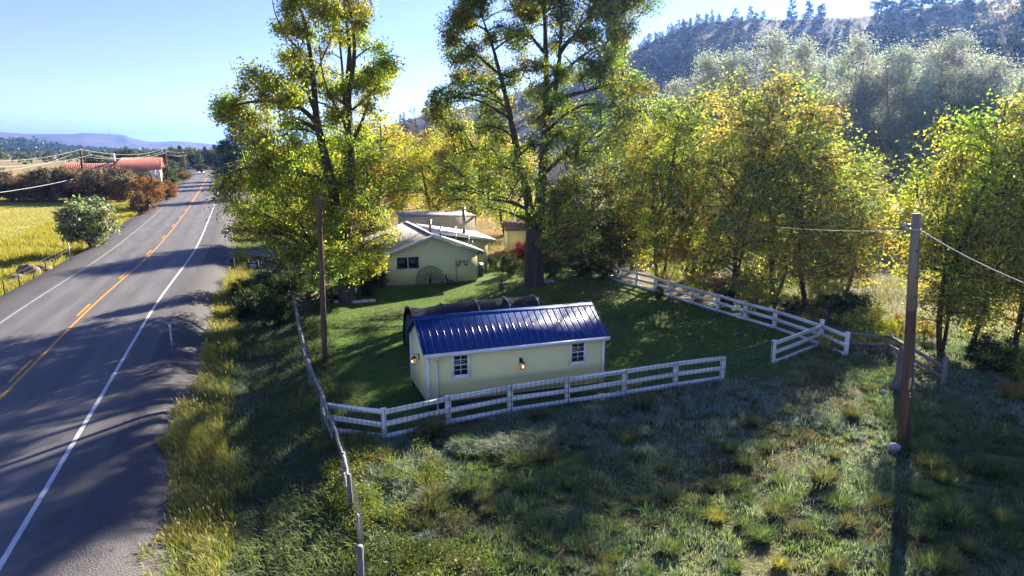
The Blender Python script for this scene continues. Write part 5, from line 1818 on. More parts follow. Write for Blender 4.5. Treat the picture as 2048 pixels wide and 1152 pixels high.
# ---- hedge and bushes along the left
BRN = [((.19, .13, .095), 4), ((.27, .19, .13), 3), ((.08, .07, .04), 3), ((.11, .12, .05), 1.3)]
ORG = [((.26, .10, .03), 4), ((.32, .16, .05), 3), ((.13, .10, .04), 2), ((.16, .15, .05), 1)]
RDB = [((.20, .07, .05), 3), ((.14, .10, .06), 3), ((.12, .13, .05), 2)]
RED = [((.26, .02, .03), 5), ((.16, .02, .02), 3)]
SGR = [((.11, .16, .06), 4), ((.22, .27, .13), 3), ((.46, .48, .36), 1.4)]
DGR = [((.025, .045, .02), 5), ((.05, .075, .025), 3)]
WKW = dict(twigs=9, lpt=16, leaf=(.32, .14), tint=.35, jit=.22)
def shrub_kind(seed, pal, H=4, Wd=4.6, n=34, **kw):
    k_ = dict(WKW); k_.update(kw)
    return tree_meshes("b", auto_tree(seed, H, Wd, .1, n, .72, pal, stems=4, trunk_r=.06, crown_kw=k_))
HEDGE = [shrub_kind(700 + k, BRN, leaf=(.5, .12), n=40) for k in range(3)]
hg = "brown shrubs of the hedge beyond the pasture"
lab = ["brown hedge shrub at the picture's left edge", "second brown hedge shrub from the left edge", "third brown hedge shrub from the left edge", "brown hedge shrub left of the low cable's middle", "brown hedge shrub under the low cable", "brown hedge shrub left of the crossarm pole", "brown hedge shrub right behind the crossarm pole", "brown hedge shrub before the red house's left wing", "pale brown shrub before the red house's porch", "brown shrub nearest the road in the hedge row"]
for i, px in enumerate((-12, 22, 54, 84, 112, 142, 170, 196, 222, 246)):
    px_tree(HEDGE[i % 3], px, 396 + (i % 2) * 4, 338 + (i * 13 % 9) - (4 if 3 < i < 7 else 0), 52, lab[i], "hedge_shrub", "shrub", hg, (4, 4.6), ml=M_BUSH)
K = shrub_kind(720, SGR, leaf=(.22, .17), n=46, lpt=20)
px_tree(K, 184, 500, 398, 92, "tall silvery green leafy shrub at the road's left edge", "leafy_shrub", "shrub", None, (4, 4.6), ml=M_BUSH)
K = [shrub_kind(730 + k, ORG, leaf=(.3, .13)) for k in range(2)]
px_tree(K[0], 296, 414, 356, 62, "large orange brown bush beside the road", "roadside_bush", "shrub", "autumn bushes beside the road", (4, 4.6), ml=M_BUSH)
px_tree(K[1], 332, 404, 362, 46, "olive orange bush right at the road's edge", "roadside_bush", "shrub", "autumn bushes beside the road", (4, 4.6), ml=M_BUSH)
K2 = shrub_kind(735, RDB)
px_tree(K2, 286, 432, 386, 40, "smaller reddish bush in front of the orange one", "roadside_bush", "shrub", None, (4, 4.6), ml=M_BUSH)
K3 = [shrub_kind(740 + k, DGR) for k in range(2)]
px_tree(K3[0], 279, 388, 343, 48, "round dark green bush in front of the red house porch", "green_bush", "shrub", None, (4, 4.6), ml=M_BUSH)
K4 = shrub_kind(745, FARG)
px_tree(K4, 330, 368, 330, 52, "round grey green bush right of the red roofed house", "green_bush", "shrub", None, (4, 4.6), ml=M_BUSH)
px_tree(K4, 360, 358, 336, 34, "grey green bush beside the road short of the pickup", "green_bush", "shrub", None, (4, 4.6), ml=M_BUSH)
px_tree(K[0], 368, 362, 344, 26, "small orange bush at the far roadside", "roadside_bush", "shrub", None, (4, 4.6), ml=M_BUSH)
px_tree(K4, 403, 345, 326, 24, "olive bush behind the oncoming pickup", "green_bush", "shrub", None, (4, 4.6), ml=M_BUSH)
KR = shrub_kind(750, RED, leaf=(.16, .10), lpt=22)
px_tree(KR, 1044, 528, 484, 48, "crimson bush left of the giant trunk", "red_bush", "shrub", None, (4, 4.6), ml=M_BUSH)
px_tree(KR, 1088, 540, 500, 40, "dull crimson bush right of the giant trunk", "red_bush", "shrub", None, (4, 4.6), ml=M_BUSH)
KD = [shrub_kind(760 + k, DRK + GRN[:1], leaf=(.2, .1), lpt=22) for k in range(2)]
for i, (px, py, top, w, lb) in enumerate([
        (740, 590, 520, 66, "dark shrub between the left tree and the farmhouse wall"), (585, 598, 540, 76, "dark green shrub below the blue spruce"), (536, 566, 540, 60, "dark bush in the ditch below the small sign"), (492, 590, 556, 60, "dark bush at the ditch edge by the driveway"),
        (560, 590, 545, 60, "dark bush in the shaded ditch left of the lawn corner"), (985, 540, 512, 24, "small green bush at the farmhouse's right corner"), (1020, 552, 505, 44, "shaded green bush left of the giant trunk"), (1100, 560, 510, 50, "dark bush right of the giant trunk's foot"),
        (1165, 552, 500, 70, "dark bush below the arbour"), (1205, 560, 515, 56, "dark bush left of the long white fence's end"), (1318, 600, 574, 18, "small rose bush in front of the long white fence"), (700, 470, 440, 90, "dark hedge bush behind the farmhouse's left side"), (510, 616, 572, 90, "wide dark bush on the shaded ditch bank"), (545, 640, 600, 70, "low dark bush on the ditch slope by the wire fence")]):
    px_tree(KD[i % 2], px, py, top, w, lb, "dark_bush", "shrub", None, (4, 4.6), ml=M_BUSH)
KA = shrub_kind(770, ORG[:2] + YGR[1:3], leaf=(.16, .08), lpt=22)
KY = shrub_kind(771, YGR, leaf=(.16, .08), lpt=22)
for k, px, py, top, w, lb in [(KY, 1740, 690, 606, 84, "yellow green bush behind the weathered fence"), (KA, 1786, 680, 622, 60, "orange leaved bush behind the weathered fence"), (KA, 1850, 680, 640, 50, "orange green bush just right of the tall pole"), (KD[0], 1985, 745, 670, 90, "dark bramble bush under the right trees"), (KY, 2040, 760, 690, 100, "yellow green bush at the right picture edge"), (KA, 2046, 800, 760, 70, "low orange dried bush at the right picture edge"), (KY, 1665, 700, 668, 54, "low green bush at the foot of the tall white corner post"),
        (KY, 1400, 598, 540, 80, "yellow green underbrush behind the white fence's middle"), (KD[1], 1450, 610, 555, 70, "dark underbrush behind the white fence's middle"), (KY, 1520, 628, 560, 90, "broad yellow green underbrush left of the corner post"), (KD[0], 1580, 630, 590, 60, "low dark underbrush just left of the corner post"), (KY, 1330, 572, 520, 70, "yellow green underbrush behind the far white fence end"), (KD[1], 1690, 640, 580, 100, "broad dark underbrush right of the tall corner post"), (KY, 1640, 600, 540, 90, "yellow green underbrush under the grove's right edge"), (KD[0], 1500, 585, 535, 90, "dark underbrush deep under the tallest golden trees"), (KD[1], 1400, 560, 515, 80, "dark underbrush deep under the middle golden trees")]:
    px_tree(k, px, py, top, w, lb, "wild_bush", "shrub", None, (4, 4.6), ml=M_BUSH)
# brown bush over the driveway bank
px_tree(K2, 545, 470, 430, 60, "reddish brown bush above the sunlit driveway bank", "roadside_bush", "shrub", None, (4, 4.6), ml=M_BUSH)

# ---- bare leafless tree at the skyline gap
BARE = tree_meshes("bare", auto_tree(780, 16, 7, 3, 60, .8, BRN, stems=3, trunk_r=.16, up=True, pointy=.5, crown_kw=dict(twigs=12, lpt=5, leaf=(.3, .06), tint=.2, twig_r=.02)))
for px, top, w, d_, lb in ((838, 208, 60, 125, "bare brown treetop in the gap between the two great trees"), (868, 215, 60, 135, "bare grey treetop beside the giant tree's left edge"), (806, 232, 50, 140, "bare treetop left of the skyline gap")):
    y = d_; x = (px - 1024) / F * y * 1.02
    Hh = ZY(px, top, y)[1]
    plant_at("bare_tree", lb, "tree", BARE, x, y, (w * 1.3 / F * y / 7,) * 2 + (Hh / 16,), px, None, M_BARK2, M_BUSH, 0.0)

# ---- junipers on the hill: each one a tree, small in the picture
JUN = [conifer(800 + k, 6, 3.2, .2, [((.035, .05, .03), 3), ((.06, .075, .04), 2)], 900, (.6, .22), .05, .35, .6) for k in range(3)]
JUN = [tree_meshes("j", g) for g in JUN]
nvh, nuh = HILL.shape[0], HILL.shape[1]
def on_hill(iu, iv):
    a, b = int(iv), int(iu)
    fa, fb = iv - a, iu - b
    return (HILL[a, b] * (1 - fa) + HILL[a + 1, b] * fa) * (1 - fb) + (HILL[a, b + 1] * (1 - fa) + HILL[a + 1, b + 1] * fa) * fb
def juniper(pos, h, w, label, group, i):
    t = thing("juniper_tree", label, "tree", tuple(pos - np.array([0, 0, .25])), group, i * 2.4)
    t.scale = (w / 3.2, w / 3.2, h / 6)
    m_ = JUN[i % 3]
    link("trunk", m_[0], M_BARK2, t); link("crown", m_[1], M_NEEDLE, t)
rs = np.random.default_rng(77)
u_of = lambda px: (px - 380) / (2600 - 380) * (nuh - 1)
for i, (px, hh, ww, lb) in enumerate([(1470, 6.0, 4.0, "broad skyline juniper, leftmost of the three spaced ones on the crest"), (1500, 6.6, 3.4, "tall skyline juniper, middle of the three spaced ones on the crest"), (1526, 4.4, 3.4, "short skyline juniper, rightmost of the three spaced ones on the crest"), (1583, 9.0, 4.8, "tall dark skyline juniper on the hill crest"), (1616, 8.0, 5.6, "wide skyline juniper right of the tall dark one"), (1642, 6.5, 5.5, "low spreading skyline juniper"),
        (1762, 15, 10, "big ragged pine on the skyline at upper right"), (1800, 15, 8, "second big pine on the skyline at upper right"), (1842, 15, 9, "third big pine on the skyline at upper right"), (1884, 12, 9, "umbrella shaped skyline pine near the top edge"), (1930, 9, 6, "small skyline pine at the top edge")]):
    juniper(on_hill(u_of(px), 69), hh, ww, lb, None, i)
for i, px in enumerate(np.linspace(1284, 1440, 26)):
    juniper(on_hill(u_of(px + rs.uniform(-3, 3)), rs.uniform(64, 69)), rs.uniform(4, 7), rs.uniform(2, 2.8), "slender juniper in the row down the hill's left skyline", "junipers down the hill's left skyline", i)
for i in range(170):
    px = rs.uniform(900, 2100)
    juniper(on_hill(u_of(px), rs.uniform(22, 66)), rs.uniform(3.5, 8), rs.uniform(2.6, 4.6), "juniper dotted over the hazy hillside slope", "junipers on the hillside slope", i)
for i in range(50):
    px = rs.uniform(430, 900)
    juniper(on_hill(u_of(px), rs.uniform(30, 69)), rs.uniform(5, 9), rs.uniform(3, 5), "dark juniper on the distant low end of the hill", "junipers on the hill's distant low end", i)
# sagebrush and dry grass tufts on the slope, uncountable
def sage():
    n = 3600
    iu, iv = u_of(rs.uniform(1150, 2200, n)), rs.uniform(18, 69, n)
    P = np.array([on_hill(a, b) for a, b in zip(iu, iv)])
    c = pick(n, [((.14, .14, .09), 3), ((.26, .22, .12), 2), ((.07, .08, .05), 2)], rs)
    k = 5
    PP = np.repeat(P, k, 0) + rs.normal(size=(n * k, 3)) * np.array([.5, .5, .12])
    D = rs.normal(size=(n * k, 3)) * .7 + np.array([0, 0, 1.0])
    V, Q = leaf_quads(PP, D, .9, .6, rs)
    o = link("sagebrush", raw_mesh("sagebrush", V, [Q], np.repeat(c, k * 4, 0)), M_BUSH)
    tag(o, "pale sagebrush scattered thinly over the hillside", "sagebrush", kind="stuff")
sage()
# far wood on the valley floor, one mass
def far_wood():
    n = 420
    x = rs.uniform(-900, -230, n); y = rs.uniform(480, 900, n)
    keep = (np.abs(x / y) > .3)
    x, y = x[keep], y[keep]
    V, Q, Cc, k0 = [], [], [], 0
    for a, b in zip(x, y):
        m_ = 46
        hgt_ = rs.uniform(5, 10)
        v = unit(rs.normal(size=(m_, 3))) * rs.random((m_, 1)) ** .4
        P = np.array([a, b, hgt_ * .55]) + v * np.array([4.5, 4.5, hgt_ * .5])
        vv, qq = leaf_quads(P, rs.normal(size=(m_, 3)), 2.6, 1.8, rs)
        V.append(vv); Q.append(qq + k0); k0 += len(vv)
        Cc.append(np.repeat(pick(m_, FARG, rs) * rs.uniform(.7, 1.3), 4, 0))
    fv = FOOT[4:40, :].reshape(-1, 3)
    fv = fv[fv[:, 0] / fv[:, 1] > -1.0]
    for q in fv[rs.choice(len(fv), min(len(fv), 1100), False)]:
        m_ = 14
        v = unit(rs.normal(size=(m_, 3))) * rs.random((m_, 1)) ** .4
        P = q + rs.normal(size=3) * np.array([18, 14, 0]) + np.array([0, 0, 4.0]) + v * np.array([7, 7, 6])
        vv, qq = leaf_quads(P, rs.normal(size=(m_, 3)), 7, 5, rs)
        V.append(vv); Q.append(qq + k0); k0 += len(vv)
        Cc.append(np.repeat(pick(m_, CONG, rs) * rs.uniform(.7, 1.3), 4, 0))
    o = link("far_wood", raw_mesh("far_wood", np.vstack(V), [np.vstack(Q)], np.vstack(Cc)), M_BUSH)
    tag(o, "hazy far wood along the valley floor beyond the hedge", "wood", kind="stuff")
far_wood()
# ------------------------------------------------------------------ grass
M_GRASS = leaf_mat("grass_blade", .45, (1.12, 1.08, .8), .015, .5)
gs = np.random.default_rng(5)

def blades(P, h, w, lean, col, az=None, rs=gs, tipcol=None):
    """bent blades: 5 vertices each"""
    n = len(P)
    h = np.broadcast_to(h, (n,))[:, None]; w = np.broadcast_to(w, (n,))[:, None]; lean = np.broadcast_to(lean, (n,))[:, None]
    a = rs.uniform(0, 2 * PI, n) if az is None else az
    d = np.stack([np.cos(a), np.sin(a), 0 * a], -1)
    f = a + PI / 2 + rs.normal(size=n) * .6
    s = np.stack([np.cos(f), np.sin(f), 0 * a], -1)
    up = np.array([0, 0, 1.0])
    mid = P + up * h * .58 + d * h * lean * .32
    tip = P + up * h * np.sqrt(np.clip(1 - lean ** 2 * .55, .05, 1)) + d * h * lean
    V = np.stack([P - s * w * .5, P + s * w * .5, mid - s * w * .42, mid + s * w * .42, tip], 1).reshape(-1, 3)
    i = np.arange(n)[:, None] * 5
    Q = i + np.array([[0, 1, 3, 2]]); T = i + np.array([[2, 3, 4]])
    c = np.repeat(col[:, None, :], 5, 1)
    if tipcol is not None:
        c[:, 4] = tipcol; c[:, 2:4] = c[:, 2:4] * .6 + tipcol[:, None] * .4
    return V, Q, T, c.reshape(-1, 3)

def merge(parts):
    V, Q, T, Cc, k = [], [], [], [], 0
    for v, q, t, c in parts:
        V.append(v); Q.append(q + k); T.append(t + k); Cc.append(c); k += len(v)
    return np.vstack(V), np.vstack(Q), np.vstack(T), np.vstack(Cc)

def stuff(name, label, cat, parts, m=M_GRASS):
    V, Q, T, Cc = merge(parts)
    o = link(name, raw_mesh(name, V, [Q, T], np.clip(Cc, 0, 1)), m)
    return tag(o, label, cat, kind="stuff")

def scatter(n, x0, x1, y0, y1):
    return gs.uniform(x0, x1, n), gs.uniform(y0, y1, n)
def frustum(x, y, m=4.0):
    return (np.abs(x) < y * .78 + m)
def mixn(pal, t):
    """colour through a palette by 0..1 values"""
    pal = np.array(pal, float)
    f = np.clip(t, 0, .999) * (len(pal) - 1)
    i = f.astype(int)
    return pal[i] * (1 - (f - i))[:, None] + pal[i + 1] * (f - i)[:, None]
OBST = [(SH_O, SH_U, SH_W, 7.5, 3.15)]
def clear(x, y):
    k = np.ones(len(x), bool)
    for O, U, W, L, D in OBST + [(HO_O, HO_U, HO_W, 9.2, 17.0)]:
        u = (x - O[0]) * U[0] + (y - O[1]) * U[1]; w = (x - O[0]) * W[0] + (y - O[1]) * W[1]
        k &= ~((u > 0) & (u < L) & (w > 0) & (w < D))
    return k

# rough field in front
x, y = scatter(500000, -8, 36, 8, 37)
keep = frustum(x, y) & (gs.random(len(x)) < np.clip(20 / y, .35, 1)) & ~inside(x, y, LAWN)
x, y = x[keep], y[keep]
d = road_d(x, y)
k = d > 12.0
x, y, d = x[k], y[k], d[k]
dens = fbm(x, y, 1.1, 60)
k = gs.random(len(x)) < np.clip((dens - .24) * 3.2, .18, 1)
x, y = x[k], y[k]
t1, t2, t3 = fbm(x, y, 2.6, 41), fbm(x, y, .8, 42), fbm(x, y, 5, 43)
hh = .05 + .30 * np.clip(t2 * 1.6 - .45, 0, 1) * gs.uniform(.5, 1.4, len(x))
frost = np.clip((t3 - .40) * 4, .12, 1) * (gs.random(len(x)) < .75)
hh = np.where(seg_dist(x, y, FRONT) < .3, np.minimum(hh, .10) + .02, hh)
col = mixn([(.055, .11, .065), (.11, .19, .085), (.20, .28, .085), (.32, .33, .09)], t1 * .75 + gs.random(len(x)) * .3 - .05)
fcol = mixn([(.20, .26, .22), (.32, .39, .33), (.44, .48, .42)], gs.random(len(x)))
col = col * (1 - frost[:, None] * .75) + fcol * frost[:, None] * .75
brown = (fbm(x, y, 1.7, 44) > .62) & (gs.random(len(x)) < .6)
col[brown] = np.array([.13, .09, .05]) * gs.uniform(.6, 1.3, (brown.sum(), 1))
P = np.stack([x, y, hgt(x, y) - .015], -1)
def tufts():
    tx, ty = scatter(9500, -8, 34, 9, 37)
    k = frustum(tx, ty) & ~inside(tx, ty, LAWN) & (road_d(tx, ty) > 12.3) & (gs.random(len(tx)) < np.clip((fbm(tx, ty, 2.4, 65) - .3) * 3, .1, 1))
    tx, ty = tx[k], ty[k]
    m_ = 44
    n = len(tx)
    size = gs.uniform(.45, 1.0, n) + .7 * gs.random(n) ** 4
    a = gs.uniform(0, 2 * PI, (n, m_)); r = .11 * np.sqrt(gs.random((n, m_))) * size[:, None]
    X, Y = (tx[:, None] + np.cos(a) * r).ravel(), (ty[:, None] + np.sin(a) * r).ravel()
    Z = np.repeat(hgt(tx, ty), m_) - .02
    t = np.repeat(np.clip(fbm(tx, ty, 3.1, 66) * .7 + gs.random(n) * .45 - .1, 0, 1), m_)
    fr = np.repeat(np.clip((fbm(tx, ty, 5, 43) - .42) * 4, 0, .8) * (gs.random(n) < .7), m_)[:, None]
    c = mixn([(.05, .10, .05), (.10, .18, .06), (.19, .27, .06), (.33, .33, .08)], t) * gs.uniform(.7, 1.3, (n * m_, 1))
    c = c * (1 - fr) + np.array([.28, .35, .31]) * fr
    hh_ = np.repeat(.30 * size, m_) * gs.uniform(.55, 1.1, n * m_)
    near = np.repeat(seg_dist(tx, ty, FRONT) < .5, m_)
    hh_ = np.where(near, hh_ * .6, hh_)
    return blades(np.stack([X, Y, Z], -1), hh_, .012 + .008 * gs.random(n * m_), gs.uniform(.35, 1.1, n * m_), c, az=a.ravel() + gs.normal(size=n * m_) * .35)
stuff("field_grass", "short rough frosted grass and herbs covering the foreground field", "grass", [blades(P, hh, .016 + .014 * gs.random(len(x)), gs.uniform(.15, .95, len(x)), col), tufts()])

# long pale matted grass near the front fence
def mats():
    parts = []
    for px, py, r in ((1130, 868, 1.0), (1175, 880, .9), (1070, 892, 1.0), (1010, 900, .9), (1215, 858, .8), (960, 905, .7), (1180, 850, .6), (1260, 870, .6)):
        cx, cy_ = G(px, py)
        n = 800
        a = gs.uniform(0, 2 * PI, n); rr = r * np.sqrt(gs.random(n))
        X, Y = cx + np.cos(a) * rr * 1.4, cy_ + np.sin(a) * rr * .9
        P = np.stack([X, Y, hgt(X, Y) + .10 * np.clip(1 - rr / r, 0, 1)], -1)
        col = mixn([(.08, .12, .06), (.16, .21, .16), (.30, .34, .29)], gs.random(n)) * (.45 + 1.1 * fbm(X, Y, .35, 77)[:, None])
        parts.append(blades(P, gs.uniform(.28, .5, n), .016, gs.uniform(.6, 1.1, n), col, az=-2.2 + gs.normal(size=n) * .7))
    stuff("matted_grass", "long pale frosted grass lying in mats before the white fence", "grass", parts)
mats()

# lawn
x, y = scatter(420000, -17, 18, 21, 64)
k = inside(x, y, LAWN) & clear(x, y) & (gs.random(len(x)) < np.clip(28 / y, .3, 1))
x, y = x[k], y[k]
t = fbm(x, y, 1.4, 51) * .6 + gs.random(len(x)) * .45
thin = np.clip((fbm(x, y, 7, 8) - .6) * 5, 0, 1) * np.clip((y - 30) / 12, 0, 1)
k = gs.random(len(x)) > thin * .85
x, y, t = x[k], y[k], t[k]
col = mixn([(.045, .10, .022), (.08, .16, .03), (.14, .22, .035), (.24, .29, .06)], t * 1.15 - .1)
P = np.stack([x, y, hgt(x, y) - .01], -1)
stuff("lawn_grass", "mown green lawn round the yellow shed", "grass", [blades(P, gs.uniform(.04, .10, len(x)), .018 + .01 * gs.random(len(x)), gs.uniform(.2, .9, len(x)), col)])

# ditch and its banks
x, y = scatter(600000, -45, 0, 8, 82)
d = road_d(x, y)
k = (d > 7.1) & (d < 13.4) & frustum(x, y) & (gs.random(len(x)) < np.clip(26 / y, .3, 1) * .8) & (seg_dist(x, y, DRIVE) > 2.3)
x, y, d = x[k], y[k], d[k]
t = fbm(x, y, 1.3, 61)
far_ = np.clip((y - 40) / 25, 0, 1)
hh = (.14 + .36 * np.clip(t * 1.5 - .3, 0, 1)) * gs.uniform(.5, 1.3, len(x))
col = mixn([(.045, .085, .045), (.075, .13, .055), (.13, .19, .055), (.20, .23, .06)], t * .8 + gs.random(len(x)) * .25)
fr_d = np.clip((fbm(x, y, 2.2, 63) - .5) * 5, 0, 1) * np.exp(-((d - 9.6) / 1.3) ** 2)
col = col * (1 - .7 * fr_d[:, None]) + np.array([.19, .24, .20]) * .7 * fr_d[:, None]
P = np.stack([x, y, hgt(x, y) - .02], -1)
az = np.where(gs.random(len(x)) < .5, PI + .4, gs.uniform(0, 6.28, len(x)))
stuff("ditch_grass", "dark tangled grass filling the roadside ditch", "grass", [blades(P, hh, .013 + .012 * gs.random(len(x)) + .012 * far_, gs.uniform(.3, 1.1, len(x)), col, az=az)])

# tall golden grass along the gravel edge, with seed heads
x, y = scatter(1000000, -40, -4, 8, 62)
d = road_d(x, y)
edge = 6.85 + .8 * (fbm(x, y, 3.0, 71) - .5) * 2
k = (d > edge) & (d < edge + 1.7) & frustum(x, y) & (gs.random(len(x)) < np.clip(24 / y, .3, 1))
x, y, d = x[k], y[k], d[k]
e = d - edge[k]
t = fbm(x, y, 1.2, 72)
k = (gs.random(len(x)) < np.clip(1.25 - e * .55, 0, 1)) & (gs.random(len(x)) < np.clip((t - .18) * 3.5, .15, 1))
x, y, d, e, t = x[k], y[k], d[k], e[k], t[k]
amp = np.clip(fbm(x, y, 4.5, 73) * 1.6 - .25, .35, 1.1)
hh = gs.uniform(.5, 1.25, len(x)) * amp * np.clip(.55 + e * .9, .5, 1.1)
col = mixn([(.10, .16, .02), (.24, .27, .03), (.42, .36, .05), (.52, .38, .10)], fbm(x, y, 1.8, 74) * .9 + gs.random(len(x)) * .35 - .28)
tip = col * .5 + np.array([.30, .24, .13]) * .5
P = np.stack([x, y, hgt(x, y) - .03], -1)
az = PI + .35 + gs.normal(size=len(x)) * 1.1
pa = [blades(P, hh, .014 + .012 * gs.random(len(x)), gs.uniform(.15, .75, len(x)), col, az=az, tipcol=tip)]
s = gs.random(len(x)) < .05
n = s.sum()
a2 = az[s]
top = P[s] + np.array([0, 0, 1.0]) * (hh[s] * 1.0)[:, None]
pa.append(blades(P[s], hh[s] * 1.28, .008, np.full(n, .35), np.tile((.26, .21, .11), (n, 1)), az=a2))
tp = P[s] + np.stack([np.cos(a2) * .35 * hh[s] * 1.22, np.sin(a2) * .35 * hh[s] * 1.22, hh[s] * 1.2], -1)
pa.append(blades(tp, .13, .026, np.full(n, .6), np.tile((.36, .30, .19), (n, 1)), az=a2))
stuff("roadside_grass", "tall golden green grass with seed heads along the gravel edge", "grass", pa)

# weeds along the wire fence: little broad leaves
def weeds():
    x, y = scatter(9000, -7.5, 0, 12, 24)
    d = road_d(x, y)
    k = (d > 11.2) & (d < 14.6) & (gs.random(len(x)) < np.clip((fbm(x, y, 1.0, 81) - .42) * 2.2, 0, .8))
    x, y = x[k], y[k]
    m_ = 26
    P = np.repeat(np.stack([x, y, hgt(x, y)], -1), m_, 0) + gs.normal(size=(len(x) * m_, 3)) * np.array([.10, .10, .0]) + np.array([0, 0, 1]) * gs.random((len(x) * m_, 1)) * .42
    D = gs.normal(size=P.shape) + np.array([0, 0, .4])
    V, Q = leaf_quads(P, D, .07, .03, gs)
    t = np.repeat(fbm(x, y, .7, 82), m_) * .8 + gs.random(len(P)) * .3
    c = mixn([(.05, .09, .02), (.10, .15, .025), (.18, .21, .03), (.30, .24, .04)], t)
    rd = np.repeat(gs.random(len(x)) < .03, m_)
    c[rd] = np.array([.34, .09, .04])
    o = link("weeds", raw_mesh("weeds", V, [Q], np.repeat(c, 4, 0)), M_BUSH)
    tag(o, "leafy green and reddish weeds crowding the wire fence", "weeds", kind="stuff")
weeds()

# left verge and pasture
x, y = scatter(330000, -75, -30, 38, 130)
d = road_d(x, y)
k = (d < -7.1) & (d > -17) & (np.abs(x) < y * .85 + 2) & (gs.random(len(x)) < np.clip(60 / y, .3, 1))
x, y, d = x[k], y[k], d[k]
t = fbm(x, y, 2.2, 91)
k = gs.random(len(x)) < np.clip((t - .2) * 3, .1, 1)
x, y, d, t = x[k], y[k], d[k], t[k]
col = mixn([(.14, .17, .02), (.24, .25, .03), (.34, .31, .045), (.40, .30, .10)], t * .7 + gs.random(len(x)) * .4 - .05)
P = np.stack([x, y, hgt(x, y) - .02], -1)
stuff("verge_grass", "sunlit yellow grass of the verge across the road", "grass", [blades(P, gs.uniform(.25, .8, len(x)) * np.clip(t * 1.6, .4, 1), .03 + .02 * gs.random(len(x)), gs.uniform(.1, .7, len(x)), col)])
x, y = scatter(300000, -175, -40, 45, 200)
d = road_d(x, y)
k = (d < -16.5) & (np.abs(x) < y * .85 + 2) & (gs.random(len(x)) < np.clip(80 / y, .2, 1))
x, y = x[k], y[k]
t = fbm(x, y, 5, 95) * .6 + fbm(x, y, 1.5, 96) * .4
col = mixn([(.15, .18, .03), (.26, .26, .05), (.38, .32, .08), (.46, .36, .12)], t * .8 + gs.random(len(x)) * .3 - .05)
gk = np.clip((115 - y) / 55, 0, .75)[:, None]
col = col * (1 - gk) + np.array([.15, .26, .03]) * (.6 + .8 * gs.random((len(x), 1))) * gk
P = np.stack([x, y, hgt(x, y) - .02], -1)
stuff("pasture_grass", "bright green grazed pasture left of the road", "grass", [blades(P, gs.uniform(.06, .2, len(x)), .07 + .05 * gs.random(len(x)), gs.uniform(.3, .9, len(x)), col)])

# dry grass behind the right fence, bank by the driveway
x, y = scatter(300000, -36, 70, 34, 110)
d = road_d(x, y)
k = ((x > 16.8) & (y > 28) | ((d > 7.2) & (d < 30) & (y > 58) & (x < -8)) | ((y > 60) & (x > -8))) & ~inside(x, y, LAWN) & clear(x, y) & (seg_dist(x, y, DRIVE) > 2.4) & (gs.random(len(x)) < np.clip(50 / y, .3, 1)) & frustum(x, y)
x, y, d = x[k], y[k], d[k]
t = fbm(x, y, 3, 97)
k = gs.random(len(x)) < np.clip((t - .25) * 3, .1, 1)
x, y, d, t = x[k], y[k], d[k], t[k]
col = mixn([(.10, .13, .025), (.19, .20, .035), (.30, .25, .06), (.36, .25, .10)], t * .6 + gs.random(len(x)) * .45)
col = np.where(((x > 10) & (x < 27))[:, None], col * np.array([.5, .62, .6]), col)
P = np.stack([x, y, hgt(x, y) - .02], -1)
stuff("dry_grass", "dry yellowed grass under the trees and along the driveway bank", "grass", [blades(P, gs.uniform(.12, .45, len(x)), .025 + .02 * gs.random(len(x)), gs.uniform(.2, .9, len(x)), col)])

def fallen():
    n = 16000
    x, y = scatter(n, -14, 18, 30, 60)
    w = np.exp(-((x - 12) / 5) ** 2 - ((y - 44) / 9) ** 2) + .9 * np.exp(-((x - 3) / 5) ** 2 - ((y - 49) / 5) ** 2) + .12
    k = inside(x, y, LAWN) & clear(x, y) & (gs.random(n) < w)
    x, y = x[k], y[k]
    P = np.stack([x, y, hgt(x, y) + .05 + .03 * gs.random(len(x))], -1)
    D = gs.normal(size=P.shape) * np.array([1, 1, .2])
    V, Q = leaf_quads(P, D, .13, .07, gs, 3)
    c = pick(len(x), [((.35, .24, .04), 3), ((.20, .11, .05), 4), ((.42, .33, .05), 2)], gs)
    tag(link("fallen_leaves", raw_mesh("fallen_leaves", V, [Q], np.repeat(c, 4, 0)), M_BUSH), "brown and yellow fallen leaves strewn over the lawn", "leaf litter", kind="stuff")
fallen()

# ---- bunchgrass clumps: things one could count
def clump_mesh(seed, pal, n=620, h=.46, spread=.24, arch=1.1):
    rs_ = np.random.default_rng(seed)
    a = rs_.uniform(0, 2 * PI, n)
    r = spread * np.sqrt(rs_.random(n))
    P = np.stack([np.cos(a) * r, np.sin(a) * r, np.full(n, -.03)], -1)
    lean = np.clip(rs_.normal(size=n) * .22 + .35 + r / spread * .35, .05, 1.05) * arch
    hh = h * rs_.uniform(.55, 1.15, n) * (1 - .15 * r / spread)
    col = pick(n, pal, rs_)
    V, Q, T, Cc = blades(P, hh, .010 + .006 * rs_.random(n), lean, col, az=a + rs_.normal(size=n) * .5, rs=rs_, tipcol=col * .8 + np.array([.22, .22, .10]) * .2)
    return raw_mesh("bunchgrass", V, [Q, T], np.clip(Cc, 0, 1))
CG = [((.07, .135, .045), 4), ((.12, .20, .06), 3), ((.22, .26, .08), 1.2)]
CGO = [((.20, .24, .04), 3), ((.32, .32, .06), 3), ((.40, .35, .10), 2)]
CD = [((.07, .11, .035), 4), ((.15, .16, .06), 2), ((.26, .22, .11), 1.5)]
CM = {"g": [clump_mesh(900 + k, CG) for k in range(2)], "y": [clump_mesh(910 + k, CGO, h=.5) for k in range(2)], "d": [clump_mesh(920 + k, CD, 700, .6, .2) for k in range(2)]}
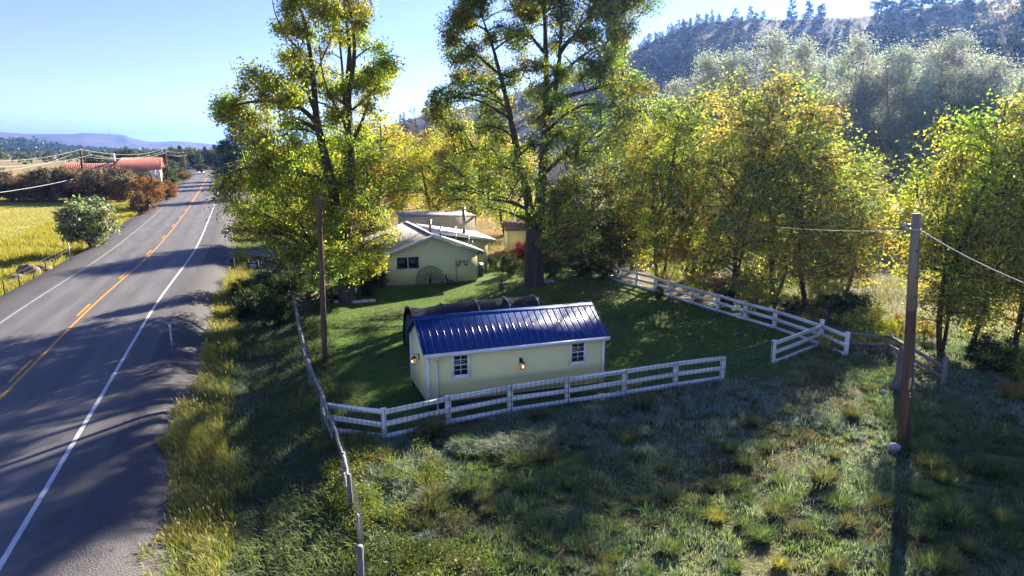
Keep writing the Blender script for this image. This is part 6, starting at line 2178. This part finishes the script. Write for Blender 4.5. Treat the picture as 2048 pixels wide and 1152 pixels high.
def clump(kind, px, py, s, label, group="bunchgrass clumps in the rough field", i=0):
    x, y = G(px, py)
    o = link("bunchgrass", CM[kind][i % 2], M_GRASS, None, (x, y, h1(x, y)))
    o.rotation_euler = (0, 0, px * .37); o.scale = (s, s, s * (.9 + .2 * ((px * 13) % 7) / 7))
    tag(o, label, "grass clump", group)
named = [("d", 866, 872, 1.5, "large dark bunchgrass clump against the white fence's second bay"), ("d", 1078, 838, 1.0, "dark clump at the foot of the white fence's fourth bay"), ("d", 1282, 822, 1.3, "broad dark clump before the fence's right half"),
         ("y", 1862, 936, 1.2, "golden clump just right of the tall pole's foot"), ("y", 1882, 962, .8, "small golden clump right of the pole below the larger one"), ("g", 1985, 948, 1.5, "large grey green clump at the right edge of the field"), ("g", 1905, 1050, 1.5, "large green clump below the golden ones right of the pole shadow"),
         ("g", 940, 985, 1.3, "bright green clump in the left field below the shed corner"), ("g", 1040, 935, 1.2, "green clump under the pale matted grass"), ("y", 855, 975, .9, "small yellow clump near the wire fence"), ("d", 1090, 925, 1.2, "dark clump right of the green one below the matted grass"), ("g", 1045, 985, 1.0, "low green clump left of the field's centre")]
for i, (k_, px, py, s, lb) in enumerate(named):
    clump(k_, px, py, s, lb, i=i)
rs = np.random.default_rng(17)
auto = []
tries = 0
while len(auto) < 70 and tries < 4000:
    tries += 1
    px, py = rs.uniform(760, 2040), 830 + 330 * rs.random() ** .8
    if py < 880 + (px - 700) * -.06 or abs(px - 1808) < 30: continue
    if px < 1450 and py < 900 - (px - 700) * .12: continue
    if any(abs(px - a) < 42 and abs(py - b) < 20 for a, b in auto) or any(abs(px - n_[1]) < 50 and abs(py - n_[2]) < 22 for n_ in named): continue
    auto.append((px, py))
for i, (px, py) in enumerate(auto):
    k_ = rs.choice(["g", "y", "d"], p=[.5, .12, .38])
    lb = {"g": "green bunchgrass clump in the rough field", "y": "yellowish bunchgrass clump in the rough field", "d": "dull dark bunchgrass clump in the rough field"}[k_]
    clump(k_, px, py, rs.uniform(.45, .85) + .5 * rs.random() ** 3, lb, {"g": "green bunchgrass clumps in the rough field", "y": "yellowish bunchgrass clumps in the rough field", "d": "dark bunchgrass clumps in the rough field"}[k_], i)

# ------------------------------------------------------------------ the air
def haze():
    m = bpy.data.materials.new("haze")
    m.use_nodes = True
    nt = m.node_tree
    nt.nodes.remove(nt.nodes["Principled BSDF"])
    v = nt.nodes.new("ShaderNodeVolumePrincipled")
    v.inputs["Color"].default_value = HAZE_COL
    v.inputs["Density"].default_value = HAZE_D
    v.inputs["Anisotropy"].default_value = HAZE_G
    nt.links.new(v.outputs[0], nt.nodes["Material Output"].inputs["Volume"])
    mb = MB()
    mb.box((0, 7000, 174), (18400, 14300, 352))
    o = mb.build("haze", m)
    tag(o, "thin blue haze filling the valley air", "haze", kind="stuff")
HAZE_COL, HAZE_D, HAZE_G = (.20, .40, 1.0, 1), 1.05e-4, .6
haze()
